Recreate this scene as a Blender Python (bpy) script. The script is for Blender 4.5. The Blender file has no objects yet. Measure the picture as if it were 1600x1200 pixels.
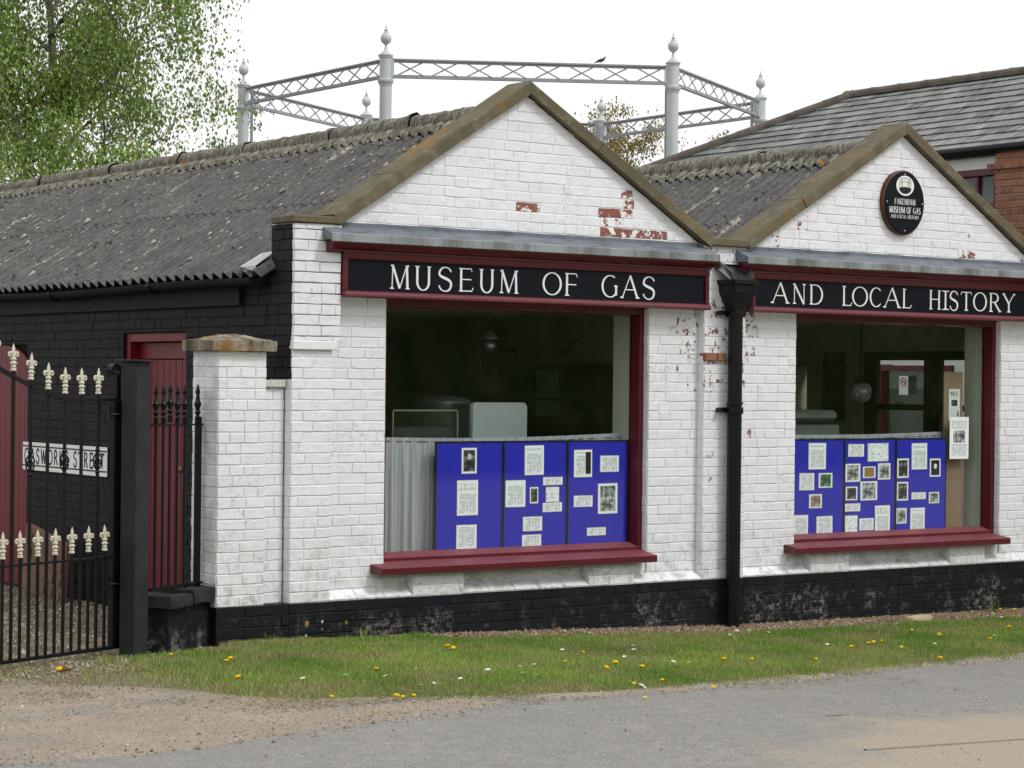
import bpy, math, random
import numpy as np
from math import sin, cos, pi, radians
from mathutils import Vector, Matrix, noise as mn

sc = bpy.context.scene
COL = sc.collection
rnd = random.Random(7)

# ------------------------------------------------------------- camera, sky, sun, exposure
cam_d = bpy.data.cameras.new('camera'); cam = bpy.data.objects.new('camera', cam_d); COL.objects.link(cam)
th = radians(54.0); roll = .011; pitch = -5 / 3440
F = Vector((cos(th), sin(th), 0)); R_ = Vector((sin(th), -cos(th), 0)); U_ = Vector((0, 0, 1))
rc = (R_ + roll * U_).normalized(); fw = F + pitch * U_; fw = (fw - fw.dot(rc) * rc).normalized(); uc = rc.cross(fw)
cam.matrix_world = Matrix(((rc.x, uc.x, -fw.x, -7.802), (rc.y, uc.y, -fw.y, -13.366), (rc.z, uc.z, -fw.z, 1.97), (0, 0, 0, 1)))
cam_d.sensor_width = 36; cam_d.lens = 3440 / 1600 * 36; cam_d.clip_start = .1; cam_d.clip_end = 2000
sc.camera = cam
w = bpy.data.worlds.new('World'); sc.world = w; w.use_nodes = True
wn = w.node_tree; wn.nodes.clear()
SUN_EL, SUN_AZ = radians(52), radians(-150)
sky = wn.nodes.new('ShaderNodeTexSky'); sky.sky_type = 'NISHITA'; sky.sun_disc = False
sky.sun_elevation = SUN_EL; sky.sun_rotation = radians(160); sky.dust_density = 6; sky.air_density = 1
hs = wn.nodes.new('ShaderNodeHueSaturation'); hs.inputs['Saturation'].default_value = .25
mx = wn.nodes.new('ShaderNodeMix'); mx.data_type = 'RGBA'; mx.inputs[0].default_value = .85
mx.inputs[7].default_value = (11.9, 12.0, 12.15, 1)      # the overcast cloud sheet in front of the blue
bg = wn.nodes.new('ShaderNodeBackground'); bg.inputs['Strength'].default_value = .1
wo = wn.nodes.new('ShaderNodeOutputWorld')
wn.links.new(sky.outputs[0], hs.inputs['Color']); wn.links.new(hs.outputs[0], mx.inputs[6])
wn.links.new(mx.outputs[2], bg.inputs['Color']); wn.links.new(bg.outputs[0], wo.inputs['Surface'])
sd = bpy.data.lights.new('sun', 'SUN'); sd.energy = 1.5; sd.angle = radians(12); sd.color = (1, .97, .92)
so = bpy.data.objects.new('sun', sd); COL.objects.link(so)
sv = Vector((.35, -.72, .95)).normalized()          # towards the sun
so.rotation_euler = sv.to_track_quat('Z', 'Y').to_euler()
sc.view_settings.view_transform = 'Standard'; sc.view_settings.look = 'None'
sc.view_settings.gamma = 1; sc.view_settings.use_curve_mapping = False; sc.view_settings.exposure = 0

# ------------------------------------------------------------- helpers
def obj(name, data, parent=None, m=None, loc=None, rot=None, label=None, cat=None, group=None, kind=None):
    o = bpy.data.objects.new(name, data); COL.objects.link(o)
    if parent is not None: o.parent = parent
    if m is not None and data is not None and not data.materials: data.materials.append(m)
    if loc is not None: o.location = loc
    if rot is not None: o.rotation_euler = rot
    if label: o['label'] = label
    if cat: o['category'] = cat
    if group: o['group'] = group
    if kind: o['kind'] = kind
    return o
def thing(name, label, cat, loc=(0, 0, 0), rot=(0, 0, 0), group=None):
    return obj(name, None, None, None, loc, rot, label, cat, group)

class MB:
    def __init__(s): s.v = []; s.f = []
    def add(s, vs, fs):
        n = len(s.v); s.v += [tuple(p) for p in vs]; s.f += [tuple(i + n for i in f) for f in fs]; return s
    def box(s, x0, x1, y0, y1, z0, z1):
        return s.add([(x0,y0,z0),(x1,y0,z0),(x1,y1,z0),(x0,y1,z0),(x0,y0,z1),(x1,y0,z1),(x1,y1,z1),(x0,y1,z1)],
                     [(0,3,2,1),(4,5,6,7),(0,1,5,4),(1,2,6,5),(2,3,7,6),(3,0,4,7)])
    def bbox(s, x0, x1, y0, y1, z0, z1, b=.004):       # box with chamfered edges
        vs = []
        for z, i in ((z0, b), (z0 + b, 0), (z1 - b, 0), (z1, b)):
            xa, xb, ya, yb = x0 + i, x1 - i, y0 + i, y1 - i
            c = b if i == 0 else b * .6
            vs += [(xa+c,ya,z),(xb-c,ya,z),(xb,ya+c,z),(xb,yb-c,z),(xb-c,yb,z),(xa+c,yb,z),(xa,yb-c,z),(xa,ya+c,z)]
        fs = [tuple(range(7, -1, -1)), tuple(range(24, 32))]
        for k in range(3):
            for i in range(8): fs.append((k*8+i, k*8+(i+1)%8, (k+1)*8+(i+1)%8, (k+1)*8+i))
        return s.add(vs, fs)
    def tube(s, pts, r, n=8, cap=True):
        pts = [Vector(p) for p in pts]; rs = r if isinstance(r, (list, tuple)) else [r] * len(pts)
        vs = []; fs = []; ref = None
        for i, p in enumerate(pts):
            t = (pts[min(i+1, len(pts)-1)] - pts[max(i-1, 0)]).normalized()
            if ref is None: ref = t.orthogonal().normalized()
            ref = (ref - ref.dot(t) * t).normalized(); b = t.cross(ref)
            for k in range(n):
                a = 2*pi*k/n; vs.append(p + (ref*cos(a) + b*sin(a)) * rs[i])
        for i in range(len(pts)-1):
            for k in range(n): fs.append((i*n+k, i*n+(k+1)%n, (i+1)*n+(k+1)%n, (i+1)*n+k))
        if cap: fs += [tuple(range(n-1, -1, -1)), tuple((len(pts)-1)*n+k for k in range(n))]
        return s.add(vs, fs)
    def lathe(s, prof, n=16, c=(0, 0, 0)):
        vs = []; fs = []
        for r, z in prof:
            for k in range(n): a = 2*pi*k/n; vs.append((c[0]+r*cos(a), c[1]+r*sin(a), c[2]+z))
        for i in range(len(prof)-1):
            for k in range(n): fs.append((i*n+k, i*n+(k+1)%n, (i+1)*n+(k+1)%n, (i+1)*n+k))
        fs += [tuple(range(n-1, -1, -1)), tuple((len(prof)-1)*n+k for k in range(n))]
        return s.add(vs, fs)
    def prism(s, poly, x0, x1, ax='x'):                # poly in (y,z) extruded along x; or (x,z) along y
        n = len(poly)
        if ax == 'x': vs = [(x0, a, b) for a, b in poly] + [(x1, a, b) for a, b in poly]
        elif ax == 'y': vs = [(a, x0, b) for a, b in poly] + [(a, x1, b) for a, b in poly]
        else: vs = [(a, b, x0) for a, b in poly] + [(a, b, x1) for a, b in poly]
        return s.add(vs, [tuple(range(n)), tuple(range(2*n-1, n-1, -1))] + [(i, (i+n), (i+1)%n+n, (i+1)%n) for i in range(n)])
    def mesh(s, name, m=None, smooth=False, fix=True):
        me = bpy.data.meshes.new(name); me.from_pydata(s.v, [], s.f); 
        if fix:
            import bmesh
            bm = bmesh.new(); bm.from_mesh(me); bmesh.ops.recalc_face_normals(bm, faces=bm.faces); bm.to_mesh(me); bm.free()
        if m: me.materials.append(m)
        if smooth is True: me.polygons.foreach_set('use_smooth', [True] * len(me.polygons))
        elif smooth: me.shade_smooth() if False else me.polygons.foreach_set('use_smooth', [True]*len(me.polygons)); 
        if smooth == 'auto': me.set_sharp_from_angle(angle=radians(35))
        if smooth == 'brick': me.set_sharp_from_angle(angle=radians(14))
        return me
    def build(s, name, m, parent=None, smooth=False, **k):
        return obj(name, s.mesh(name, m, smooth), parent, **k)

# ------------------------------------------------------------- node materials
class N:
    def __init__(s, name, rough=.7, spec=.3, metal=0.):
        s.m = bpy.data.materials.new(name); s.m.use_nodes = True; s.t = s.m.node_tree; s.n = s.t.nodes
        s.b = s.n['Principled BSDF']; s.b.inputs['Roughness'].default_value = rough
        s.b.inputs['Specular IOR Level'].default_value = spec; s.b.inputs['Metallic'].default_value = metal
        s.h = None
    def put(s, i, v):
        if isinstance(v, (float, int)): i.default_value = v
        elif isinstance(v, (tuple, list)): i.default_value = (tuple(v) + (1,))[:4] if i.type == 'RGBA' else v
        else: s.t.links.new(v, i)
    def co(s, kind='Object', scale=(1, 1, 1)):
        if kind == 'World':
            o = s.n.new('ShaderNodeNewGeometry').outputs['Position']
        else: o = s.n.new('ShaderNodeTexCoord').outputs[kind]
        if scale == (1, 1, 1): return o
        mp = s.n.new('ShaderNodeMapping'); mp.inputs['Scale'].default_value = scale; s.t.links.new(o, mp.inputs[0]); return mp.outputs[0]
    def noise(s, scale, detail=4, vec=None, rough=.6, dist=0.):
        t = s.n.new('ShaderNodeTexNoise'); t.inputs['Scale'].default_value = scale; t.inputs['Detail'].default_value = detail
        t.inputs['Roughness'].default_value = rough; t.inputs['Distortion'].default_value = dist
        s.t.links.new(vec if vec is not None else s.co('World'), t.inputs['Vector']); return t.outputs['Fac']
    def voro(s, scale, vec=None, feat='F1', out='Distance'):
        t = s.n.new('ShaderNodeTexVoronoi'); t.inputs['Scale'].default_value = scale; t.feature = feat
        s.t.links.new(vec if vec is not None else s.co('World'), t.inputs['Vector']); return t.outputs[out]
    def ramp(s, f, stops):
        r = s.n.new('ShaderNodeValToRGB'); s.t.links.new(f, r.inputs[0]); e = r.color_ramp.elements
        while len(e) < len(stops): e.new(.5)
        for k, (p, c) in enumerate(stops):
            e[k].position = p; e[k].color = (c, c, c, 1) if isinstance(c, (float, int)) else tuple(c) + (1,)
        return r.outputs[0]
    def mix(s, f, a, b, mode='MIX'):
        x = s.n.new('ShaderNodeMix'); x.data_type = 'RGBA'; x.blend_type = mode
        s.put(x.inputs[0], f); s.put(x.inputs[6], a); s.put(x.inputs[7], b); return x.outputs[2]
    def math(s, op, a, b=0., clamp=False):
        x = s.n.new('ShaderNodeMath'); x.operation = op; x.use_clamp = clamp; s.put(x.inputs[0], a); s.put(x.inputs[1], b); return x.outputs[0]
    def sep(s, v, k):
        x = s.n.new('ShaderNodeSeparateXYZ'); s.t.links.new(v, x.inputs[0]); return x.outputs[k]
    def rand(s): return s.n.new('ShaderNodeObjectInfo').outputs['Random']
    def base(s, c): s.put(s.b.inputs['Base Color'], c); return s
    def rough(s, r): s.put(s.b.inputs['Roughness'], r); return s
    def bump(s, hgt, strength=.3, dist=.01):
        b = s.n.new('ShaderNodeBump'); b.inputs['Strength'].default_value = strength; b.inputs['Distance'].default_value = dist
        s.t.links.new(hgt, b.inputs['Height'])
        if s.h is not None: s.t.links.new(s.h, b.inputs['Normal'])
        s.h = b.outputs[0]; s.t.links.new(s.h, s.b.inputs['Normal']); return s

def make_white(name, peel, seed=0.):
    n = N(name, .62, .3)
    big = n.noise(1.3, 5); fine = n.noise(38, 5)
    c = n.mix(n.ramp(big, [(.35, 0.), (.75, 1.)]), (.80, .82, .85), (.73, .745, .765))
    v = n.noise(9, 3, n.co('World', (1, 1, 2.2)))
    c = n.mix(n.math('MULTIPLY', n.ramp(v, [(.5, 0.), (.8, 1.)]), .30), c, (.60, .60, .58))
    r = n.rand(); c = n.mix(n.math('MULTIPLY', r, .035), c, (.6, .6, .6))
    # grime gathering low on the wall and specks of mould
    z = n.sep(n.co('World'), 2)
    low = n.math('MULTIPLY', n.ramp(z, [(.45, 1.), (.95, 0.)]), n.ramp(n.noise(9, 7, rough=.7), [(.50, 0.), (.62, 1.)]))
    c = n.mix(n.math('MULTIPLY', low, .5), c, (.33, .30, .24))
    sp = n.ramp(n.noise(26, 4), [(.70, 0.), (.76, 1.)]); c = n.mix(n.math('MULTIPLY', sp, .45), c, (.30, .27, .22))
    e = n.math('ABSOLUTE', n.math('SUBTRACT', n.noise(6.5, 5, rough=.6), .5)); cr = n.math('MULTIPLY', n.math('LESS_THAN', e, .006), n.ramp(n.noise(1.7, 3), [(.5, 0.), (.6, 1.)])); c = n.mix(n.math('MULTIPLY', cr, .55), c, (.28, .25, .21))
    e2 = n.math('ABSOLUTE', n.math('SUBTRACT', n.noise(4.2, 6, rough=.65), .5)); cr2 = n.math('MULTIPLY', n.math('LESS_THAN', e2, .013), n.ramp(n.sep(n.co('World'), 2), [(.5, 1.), (.9, 0.)])); c = n.mix(n.math('MULTIPLY', n.math('MULTIPLY', cr2, n.ramp(n.noise(3, 3), [(.50, 0.), (.60, 1.)])), .5), c, (.13, .115, .09))
    if seed: c = n.mix(n.math('MULTIPLY', n.ramp(n.noise(5, 7, rough=.75), [(.44, 0.), (.62, 1.)]), .6), c, (.42, .39, .33))
    brick = n.mix(n.ramp(n.noise(60, 3), [(.3, 0.), (.7, 1.)]), (.20, .062, .042), (.30, .12, .08))
    pn = n.math('ADD', n.noise(17, 5, rough=.7), n.math('MULTIPLY', n.math('SUBTRACT', r, .5), .22 if peel > .1 else .05))
    th_ = .495 if peel > .1 else .745
    m = n.ramp(pn, [(th_, 0.), (th_ + .012, 1.)])
    c = n.mix(m, c, brick)
    n.base(c); n.bump(fine, .45, .004); n.bump(n.noise(11, 4), .9, .010); n.bump(n.math('SUBTRACT', 1., m), .8, .002)
    return n.m
M_WHITE = make_white('white_masonry_paint', 0.); M_PEEL = make_white('peeling_masonry_paint', .5); M_DIRTY = make_white('dirty_masonry_paint', 0., 1.)

n = N('white_mortar_paint', .7, .2)
n.base(n.mix(n.ramp(n.noise(9, 5), [(.45, 0.), (.75, 1.)]), (.78, .795, .82), (.66, .66, .65))); n.bump(n.noise(45, 4), .5, .004); M_MORTW = n.m

def make_black(name, worn):
    n = N(name, .62, .16)
    c = n.mix(n.noise(5, 4), (.006, .008, .010), (.013, .014, .017))
    z = n.sep(n.co('World'), 2)
    wn_ = n.ramp(n.noise(8, 7, rough=.75), [(.55, 0.), (.66, 1.)])
    f = n.math('MULTIPLY', wn_, n.ramp(z, [(.1, 1.), (.36, .15)]) if worn > .1 else .05)
    c = n.mix(n.math('MULTIPLY', f, worn), c, (.19, .18, .165))
    if worn > .1: f2 = n.math('MULTIPLY', n.ramp(n.noise(2.6, 3), [(.50, 0.), (.62, 1.)]), n.ramp(n.noise(18, 6, rough=.8), [(.50, 0.), (.58, 1.)])); c = n.mix(n.math('MULTIPLY', n.math('MULTIPLY', f2, n.ramp(z, [(.18, 1.), (.34, 0.)])), .7), c, (.24, .235, .22))
    n.base(c); n.bump(n.noise(30, 5), .5, .005); n.bump(n.noise(6, 3), .6, .008); return n.m
M_BLACKP = make_black('black_plinth_paint', .55); M_BLACKW = make_black('black_wall_paint', .05)

def plain(name, col, rough=.5, spec=.4, var=.25, metal=0., bump=0., bs=40, scale=6):
    n = N(name, rough, spec, metal); d = tuple(c * (1 - var) for c in col)
    n.base(n.mix(n.ramp(n.noise(scale, 5), [(.35, 0.), (.7, 1.)]), col, d))
    if bump: n.bump(n.noise(bs, 4), bump, .004)
    return n.m
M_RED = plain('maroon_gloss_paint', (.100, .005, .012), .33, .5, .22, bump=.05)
M_REDPALE = plain('chalky_faded_maroon', (.20, .050, .062), .5, .4, .2)  # paler maroon, set on the faces that point upward
def pale_top(o, lim=.25):
    me = o.data; me.materials.append(M_REDPALE)
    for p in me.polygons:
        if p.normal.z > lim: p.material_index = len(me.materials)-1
M_REDD = plain('faded_maroon_door_paint', (.155, .006, .014), .42, .35, .2, bump=.1)
M_NAVY = plain('blue_black_sign_board', (.003, .005, .010), .5, .16, .15)
M_LETTER = plain('off_white_lettering', (.80, .86, .82), .5, .3, .05)
n = N('weathered_lead', .55, .4)
c = n.mix(n.ramp(n.noise(3, 5, n.co('World', (1, 1, 4))), [(.3, 0.), (.7, 1.)]), (.115, .135, .17), (.185, .205, .235))
c = n.mix(n.ramp(n.noise(7, 6, n.co('World', (1, 1, .5))), [(.52, 0.), (.7, 1.)]), c, (.075, .08, .07)); n.base(c); n.bump(n.noise(12, 4), .3, .005); M_LEAD = n.m
n = N('mossy_coping_concrete', .85, .2)
c = n.mix(n.ramp(n.noise(3.5, 5), [(.35, 0.), (.65, 1.)]), (.150, .118, .062), (.105, .098, .068))
c = n.mix(n.ramp(n.noise(10, 6), [(.5, 0.), (.72, 1.)]), c, (.19, .17, .13))
c = n.mix(n.ramp(n.noise(2.3, 4), [(.6, 0.), (.7, 1.)]), c, (.25, .14, .035))
c = n.mix(n.ramp(n.voro(26), [(.0, 1.), (.12, 0.)]), c, (.42, .41, .36)); n.base(c)
n.bump(n.noise(35, 6), .6, .006); M_COPE = n.m
n = N('asbestos_cement_sheet', .92, .1)
gx = n.co('World', (3, .9, 3))
c = n.mix(n.ramp(n.noise(24, 6, n.co('World', (.8, 1.6, .8)), rough=.75), [(.36, 0.), (.62, 1.)]), (.050, .049, .048), (.160, .156, .150))
yy = n.math('SINE', n.math('ADD', n.math('MULTIPLY', n.sep(n.co('World'), 1), 2*pi/.146), pi/2)); c = n.mix(n.math('MULTIPLY', n.ramp(yy, [(.0, 0.), (1., 1.)]), .22), c, (.21, .20, .185))
c = n.mix(n.ramp(n.noise(3, 4), [(.4, 0.), (.75, 1.)]), c, (.080, .079, .078))
st = n.ramp(n.noise(3.2, 5, n.co('World', (.35, 3.4, .35)), rough=.6), [(.61, 0.), (.66, 1.)])
st = n.math('MULTIPLY', st, n.ramp(n.noise(30, 5), [(.42, 0.), (.58, 1.)]))
c = n.mix(n.math('MULTIPLY', st, .85), c, (.43, .40, .33))
c = n.mix(n.ramp(n.noise(13, 3), [(.66, 0.), (.71, 1.)]), c, (.022, .020, .017)); n.base(c)
n.bump(n.noise(40, 6), .35, .004); M_ROOF = n.m
n = N('lichened_ridge', .95, .1)
c = n.mix(n.ramp(n.noise(20, 7, n.co('World', (.7, 3.2, .7)), rough=.8), [(.40, 0.), (.60, 1.)]), (.030, .028, .024), (.37, .35, .29))
c = n.mix(n.ramp(n.noise(6, 4), [(.5, 0.), (.7, 1.)]), c, (.12, .11, .085))
c = n.mix(n.ramp(n.noise(2.4, 3), [(.69, 0.), (.72, 1.)]), c, (.36, .16, .03)); n.base(c); n.bump(n.noise(45, 6), 1., .012); M_RIDGE = n.m
n = N('roof_lichen', .95, .1); n.base(n.mix(n.rand(), (.42, .40, .33), (.30, .28, .22))); n.bump(n.noise(60, 4), .6, .01); M_LICH = n.m
n = N('grey_slate', .6, .35)
r = n.rand(); c = n.mix(r, (.085, .090, .092), (.225, .228, .22))
c = n.mix(n.ramp(n.noise(9, 5, n.co('World', (.5, 2, .5))), [(.5, 0.), (.75, 1.)]), c, (.33, .33, .30))
c = n.mix(n.ramp(n.noise(5, 4), [(.62, 0.), (.75, 1.)]), c, (.12, .115, .06)); n.base(c); n.bump(n.noise(25, 5), .4, .004); M_SLATE = n.m
n = N('red_brick', .85, .2); r = n.rand()
c = n.mix(r, (.29, .13, .080), (.15, .080, .060)); c = n.mix(n.ramp(n.noise(30, 5), [(.4, 0.), (.75, 1.)]), c, (.34, .17, .10)); n.base(c); n.bump(n.noise(40, 5), .5, .004); M_BRICK = n.m
M_MORTAR = plain('lime_mortar', (.56, .52, .44), .9, .1, .3, bump=.5)
M_RENDER = plain('white_render', (.78, .79, .78), .7, .2, .05, bump=.2, scale=2)
M_BLACK = plain('black_gloss_metal', (.006, .007, .008), .35, .26, .3)
M_POST = plain('black_worn_steel', (.028, .031, .032), .5, .25, .4, bump=.15)
M_CREAM = plain('silver_cream_paint', (.62, .59, .47), .38, .5, .15)
M_HOLD = plain('grey_gasholder_paint', (.52, .57, .58), .5, .4, .12, scale=2)
M_HOLDL = plain('grey_girder_paint', (.33, .335, .37), .6, .3, .2, scale=2)
M_CEIL = plain('cream_ceiling', (.6, .62, .50), .8, .1, .2)
M_DARK = plain('dark_green_inner_wall', (.36, .40, .28), .8, .1, .3)
M_INNER = plain('brown_inner_wall', (.42, .40, .30), .8, .1, .2)
M_REVEAL = plain('pale_inner_reveal', (.62, .62, .52), .8, .1, .08)
M_WOODD = plain('dark_stained_wood', (.010, .009, .008), .5, .3, .3)
M_BLUE = plain('royal_blue_felt', (.032, .034, .48), .9, .1, .08, bump=.3, bs=90)
M_BLKP = plain('black_plastic_edge', (.012, .012, .014), .5, .3, .2)
M_CORK = plain('brown_hardboard', (.27, .19, .12), .8, .2, .15)
M_ENAMEL = plain('pale_blue_enamel', (.80, .90, .89), .3, .5, .06)
M_ALU = plain('dull_aluminium', (.30, .32, .33), .4, .5, .2, metal=.6)
M_GREENM = plain('grey_green_machine_paint', (.20, .25, .20), .5, .4, .35, scale=9)
M_CHROME = plain('worn_chrome', (.45, .45, .43), .3, .5, .2, metal=.8)
M_TERRA = plain('pink_brown_panel', (.20, .115, .085), .7, .2, .25)
M_PIGEON = plain('brown_feathers', (.12, .085, .07), .8, .1, .3)
M_BAG = plain('cream_stone', (.62, .50, .34), .7, .2, .2, bump=.4)
M_PLASTIC = plain('white_plastic', (.85, .85, .85), .4, .4, .03)

g = bpy.data.materials.new('window_glass'); g.use_nodes = True; t = g.node_tree; t.nodes.clear()
o_ = t.nodes.new('ShaderNodeOutputMaterial'); mxs = t.nodes.new('ShaderNodeMixShader'); tr = t.nodes.new('ShaderNodeBsdfTransparent')
gl = t.nodes.new('ShaderNodeBsdfGlossy'); gl.inputs['Roughness'].default_value = .0; fr = t.nodes.new('ShaderNodeFresnel'); fr.inputs['IOR'].default_value = 1.62
tr.inputs[0].default_value = (.96, .98, .975, 1)
bf = t.nodes.new('ShaderNodeNewGeometry'); mm_ = t.nodes.new('ShaderNodeMath'); mm_.operation = 'SUBTRACT'; mm_.use_clamp = True   # the sheet mirrors once, at its outer face
t.links.new(fr.outputs[0], mm_.inputs[0]); t.links.new(bf.outputs['Backfacing'], mm_.inputs[1]); t.links.new(mm_.outputs[0], mxs.inputs[0]); t.links.new(tr.outputs[0], mxs.inputs[1]); t.links.new(gl.outputs[0], mxs.inputs[2]); t.links.new(mxs.outputs[0], o_.inputs[0]); M_GLASS = g

n = N('net_curtain', .9, .05); n.b.inputs['Subsurface Weight'].default_value = 0
c = n.mix(n.ramp(n.noise(3, 3, n.co('World', (9, 1, .3))), [(.3, 0.), (.7, 1.)]), (.62, .63, .66), (.40, .42, .43)); n.base(c)
n.b.inputs['Alpha'].default_value = .82; M_NET = n.m

def paper(kind, col=(.90, .93, .94)):
    n = N('printed_' + kind, .6, .3); gc = n.co('Generated'); gx, gz = n.sep(gc, 0), n.sep(gc, 2); oc = n.co('Object')
    inside = n.math('MULTIPLY', n.math('LESS_THAN', n.math('ABSOLUTE', n.math('SUBTRACT', gx, .5)), .39), n.math('LESS_THAN', n.math('ABSOLUTE', n.math('SUBTRACT', gz, .5)), .42))
    if kind in ('text', 'poster', 'rich'):
        line = n.math('GREATER_THAN', n.math('SINE', n.math('MULTIPLY', n.sep(oc, 2), 2*pi/.0105)), -.15)
        wordn = n.noise(70, 2, n.co('Object', (1, 1, .3))); word = n.math('GREATER_THAN', wordn, .44)
        para = n.math('LESS_THAN', n.noise(11, 1, n.co('Object', (.1, .1, 1.8))), .56)
        f = n.math('MULTIPLY', n.math('MULTIPLY', line, word), n.math('MULTIPLY', inside, para))
        n.base(n.mix(n.math('MULTIPLY', f, .55), col, (.05, .05, .06)))
    elif kind == 'map':
        e = n.noise(16, 2, n.co('Object')); f = n.math('LESS_THAN', n.math('ABSOLUTE', n.math('SUBTRACT', e, .5)), .012)
        n.base(n.mix(n.math('MULTIPLY', f, .7), col, (.1, .1, .12)))
    else:
        e = n.noise(22, 5, n.co('Object')); img = {'photo': [(.35, (.01, .01, .01)), (.52, (.04, .04, .04)), (.68, (.35, .35, .33))],
             'portrait': [(.3, (.012, .012, .012)), (.6, (.03, .03, .03)), (.72, (.4, .4, .38))],
             'print': [(.4, (.05, .05, .05)), (.5, (.25, .27, .25)), (.6, (.55, .6, .57))],
             'garden': [(.4, (.02, .06, .02)), (.52, (.06, .16, .05)), (.66, (.2, .4, .55))],
             'sepia': [(.35, (.16, .05, .03)), (.5, (.3, .25, .2)), (.62, (.5, .5, .42))],
             'brown': [(.3, (.30, .17, .05)), (.7, (.38, .24, .09))]}[kind]
        n.base(n.mix(inside, col, n.ramp(e, img)))
    return n.m
PAP = {k: paper(k) for k in ('text', 'map', 'photo', 'portrait', 'print', 'garden', 'sepia', 'brown')}

# ------------------------------------------------------------- brickwork
BJ = .0075
def clip(poly, a, b, c):
    out = []
    for i in range(len(poly)):
        p, q = poly[i], poly[(i+1) % len(poly)]; dp = a*p[0]+b*p[1]-c; dq = a*q[0]+b*q[1]-c
        if dp <= 0: out.append(p)
        if (dp < 0 < dq) or (dq < 0 < dp):
            t = dp/(dp-dq); out.append((p[0]+t*(q[0]-p[0]), p[1]+t*(q[1]-p[1])))
    return out
def area(p): return abs(sum(p[i][0]*p[(i+1)%len(p)][1]-p[(i+1)%len(p)][0]*p[i][1] for i in range(len(p)))/2)
def field(u0, u1, v0, v1, clips=(), rows=None, seed=0, flem=.3, course=.075, vref=.393):
    """bricks as convex polygons in the plane of a wall"""
    R = random.Random(seed * 77 + 5); out = []
    k0 = int(math.floor((v0 - vref) / course + 1e-6)); k1 = int(math.ceil((v1 - vref) / course - 1e-6))
    for k in range(k0, k1):
        a = max(vref + k*course + BJ/2, v0 + .002); b = min(vref + (k+1)*course - BJ/2, v1 - .002)
        if b - a < .018: continue
        u = u0 - (.1125 if k % 2 else 0) - R.choice([0, .02, .05])
        while u < u1:
            L = .225 if R.random() > flem else .1125
            p0, p1 = max(u + .0016, u0 + .002), min(u + L - .0016, u1 - .002)
            if u1 - (u+L) < .045: p1 = u1 - .002; nu = u1 + 1
            else: nu = u + L
            if p0 - u0 > 0 and p0 - u0 < .03: p0 = u0 + .002
            if p1 - p0 > .025:
                poly = [(p0, a), (p1, a), (p1, b), (p0, b)]; full = True
                for cl in clips:
                    q = clip(poly, *cl); full = full and len(q) == len(poly) and abs(area(q)-area(poly)) < 1e-7; poly = q
                    if len(poly) < 3: break
                if len(poly) >= 3 and area(poly) > .0004: out.append((poly, full))
            u = nu
    return out
def brick_geo(poly, R, depth=.03, proud=.0042, bev=.0036, jit=.0028):
    """uneven chamfered block, outer face at y = -proud, centred on its own middle"""
    cx = sum(p[0] for p in poly)/len(poly); cz = sum(p[1] for p in poly)/len(poly); ring = []
    for i in range(len(poly)):
        p, q = poly[i], poly[(i+1) % len(poly)]; L = math.hypot(q[0]-p[0], q[1]-p[1]); k = max(1, int(L/.07))
        for j in range(k): t = j/k; ring.append((p[0]+t*(q[0]-p[0])-cx, p[1]+t*(q[1]-p[1])-cz, j == 0))
    m = len(ring); vs = []
    r2 = [(x+R.uniform(-jit, jit), z+R.uniform(-jit, jit)*.9) for x, z, c in ring]
    hw = max(abs(x) for x, z in r2) + 1e-6; hh = max(abs(z) for x, z in r2) + 1e-6
    fx, fz = max(.2, 1-bev/hw), max(.2, 1-bev/hh)
    for x, z in r2: vs.append((x, depth, z))
    for x, z in r2: vs.append((x, -proud + bev*.8, z))
    tilt = R.uniform(-.0007, .0007)
    for x, z in r2: vs.append((x*fx, -proud + R.uniform(-.0007, .0007) + tilt*z/hh, z*fz))
    fs = [tuple(range(2*m, 3*m))]
    for k in range(2):
        for i in range(m): fs.append((k*m+i, k*m+(i+1) % m, (k+1)*m+(i+1) % m, (k+1)*m+i))
    return (cx, cz), vs, fs
VAR = {}
def variant(L, Hh, i, mat, key):
    k = (round(L, 3), round(Hh, 3), i, key)
    if k not in VAR:
        _, vs, fs = brick_geo([(-L/2, -Hh/2), (L/2, -Hh/2), (L/2, Hh/2), (-L/2, Hh/2)], random.Random(hash(k[:3]) % 9999))
        VAR[k] = MB().add(vs, fs).mesh('brick', mat, 'brick')
    return VAR[k]
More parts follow.
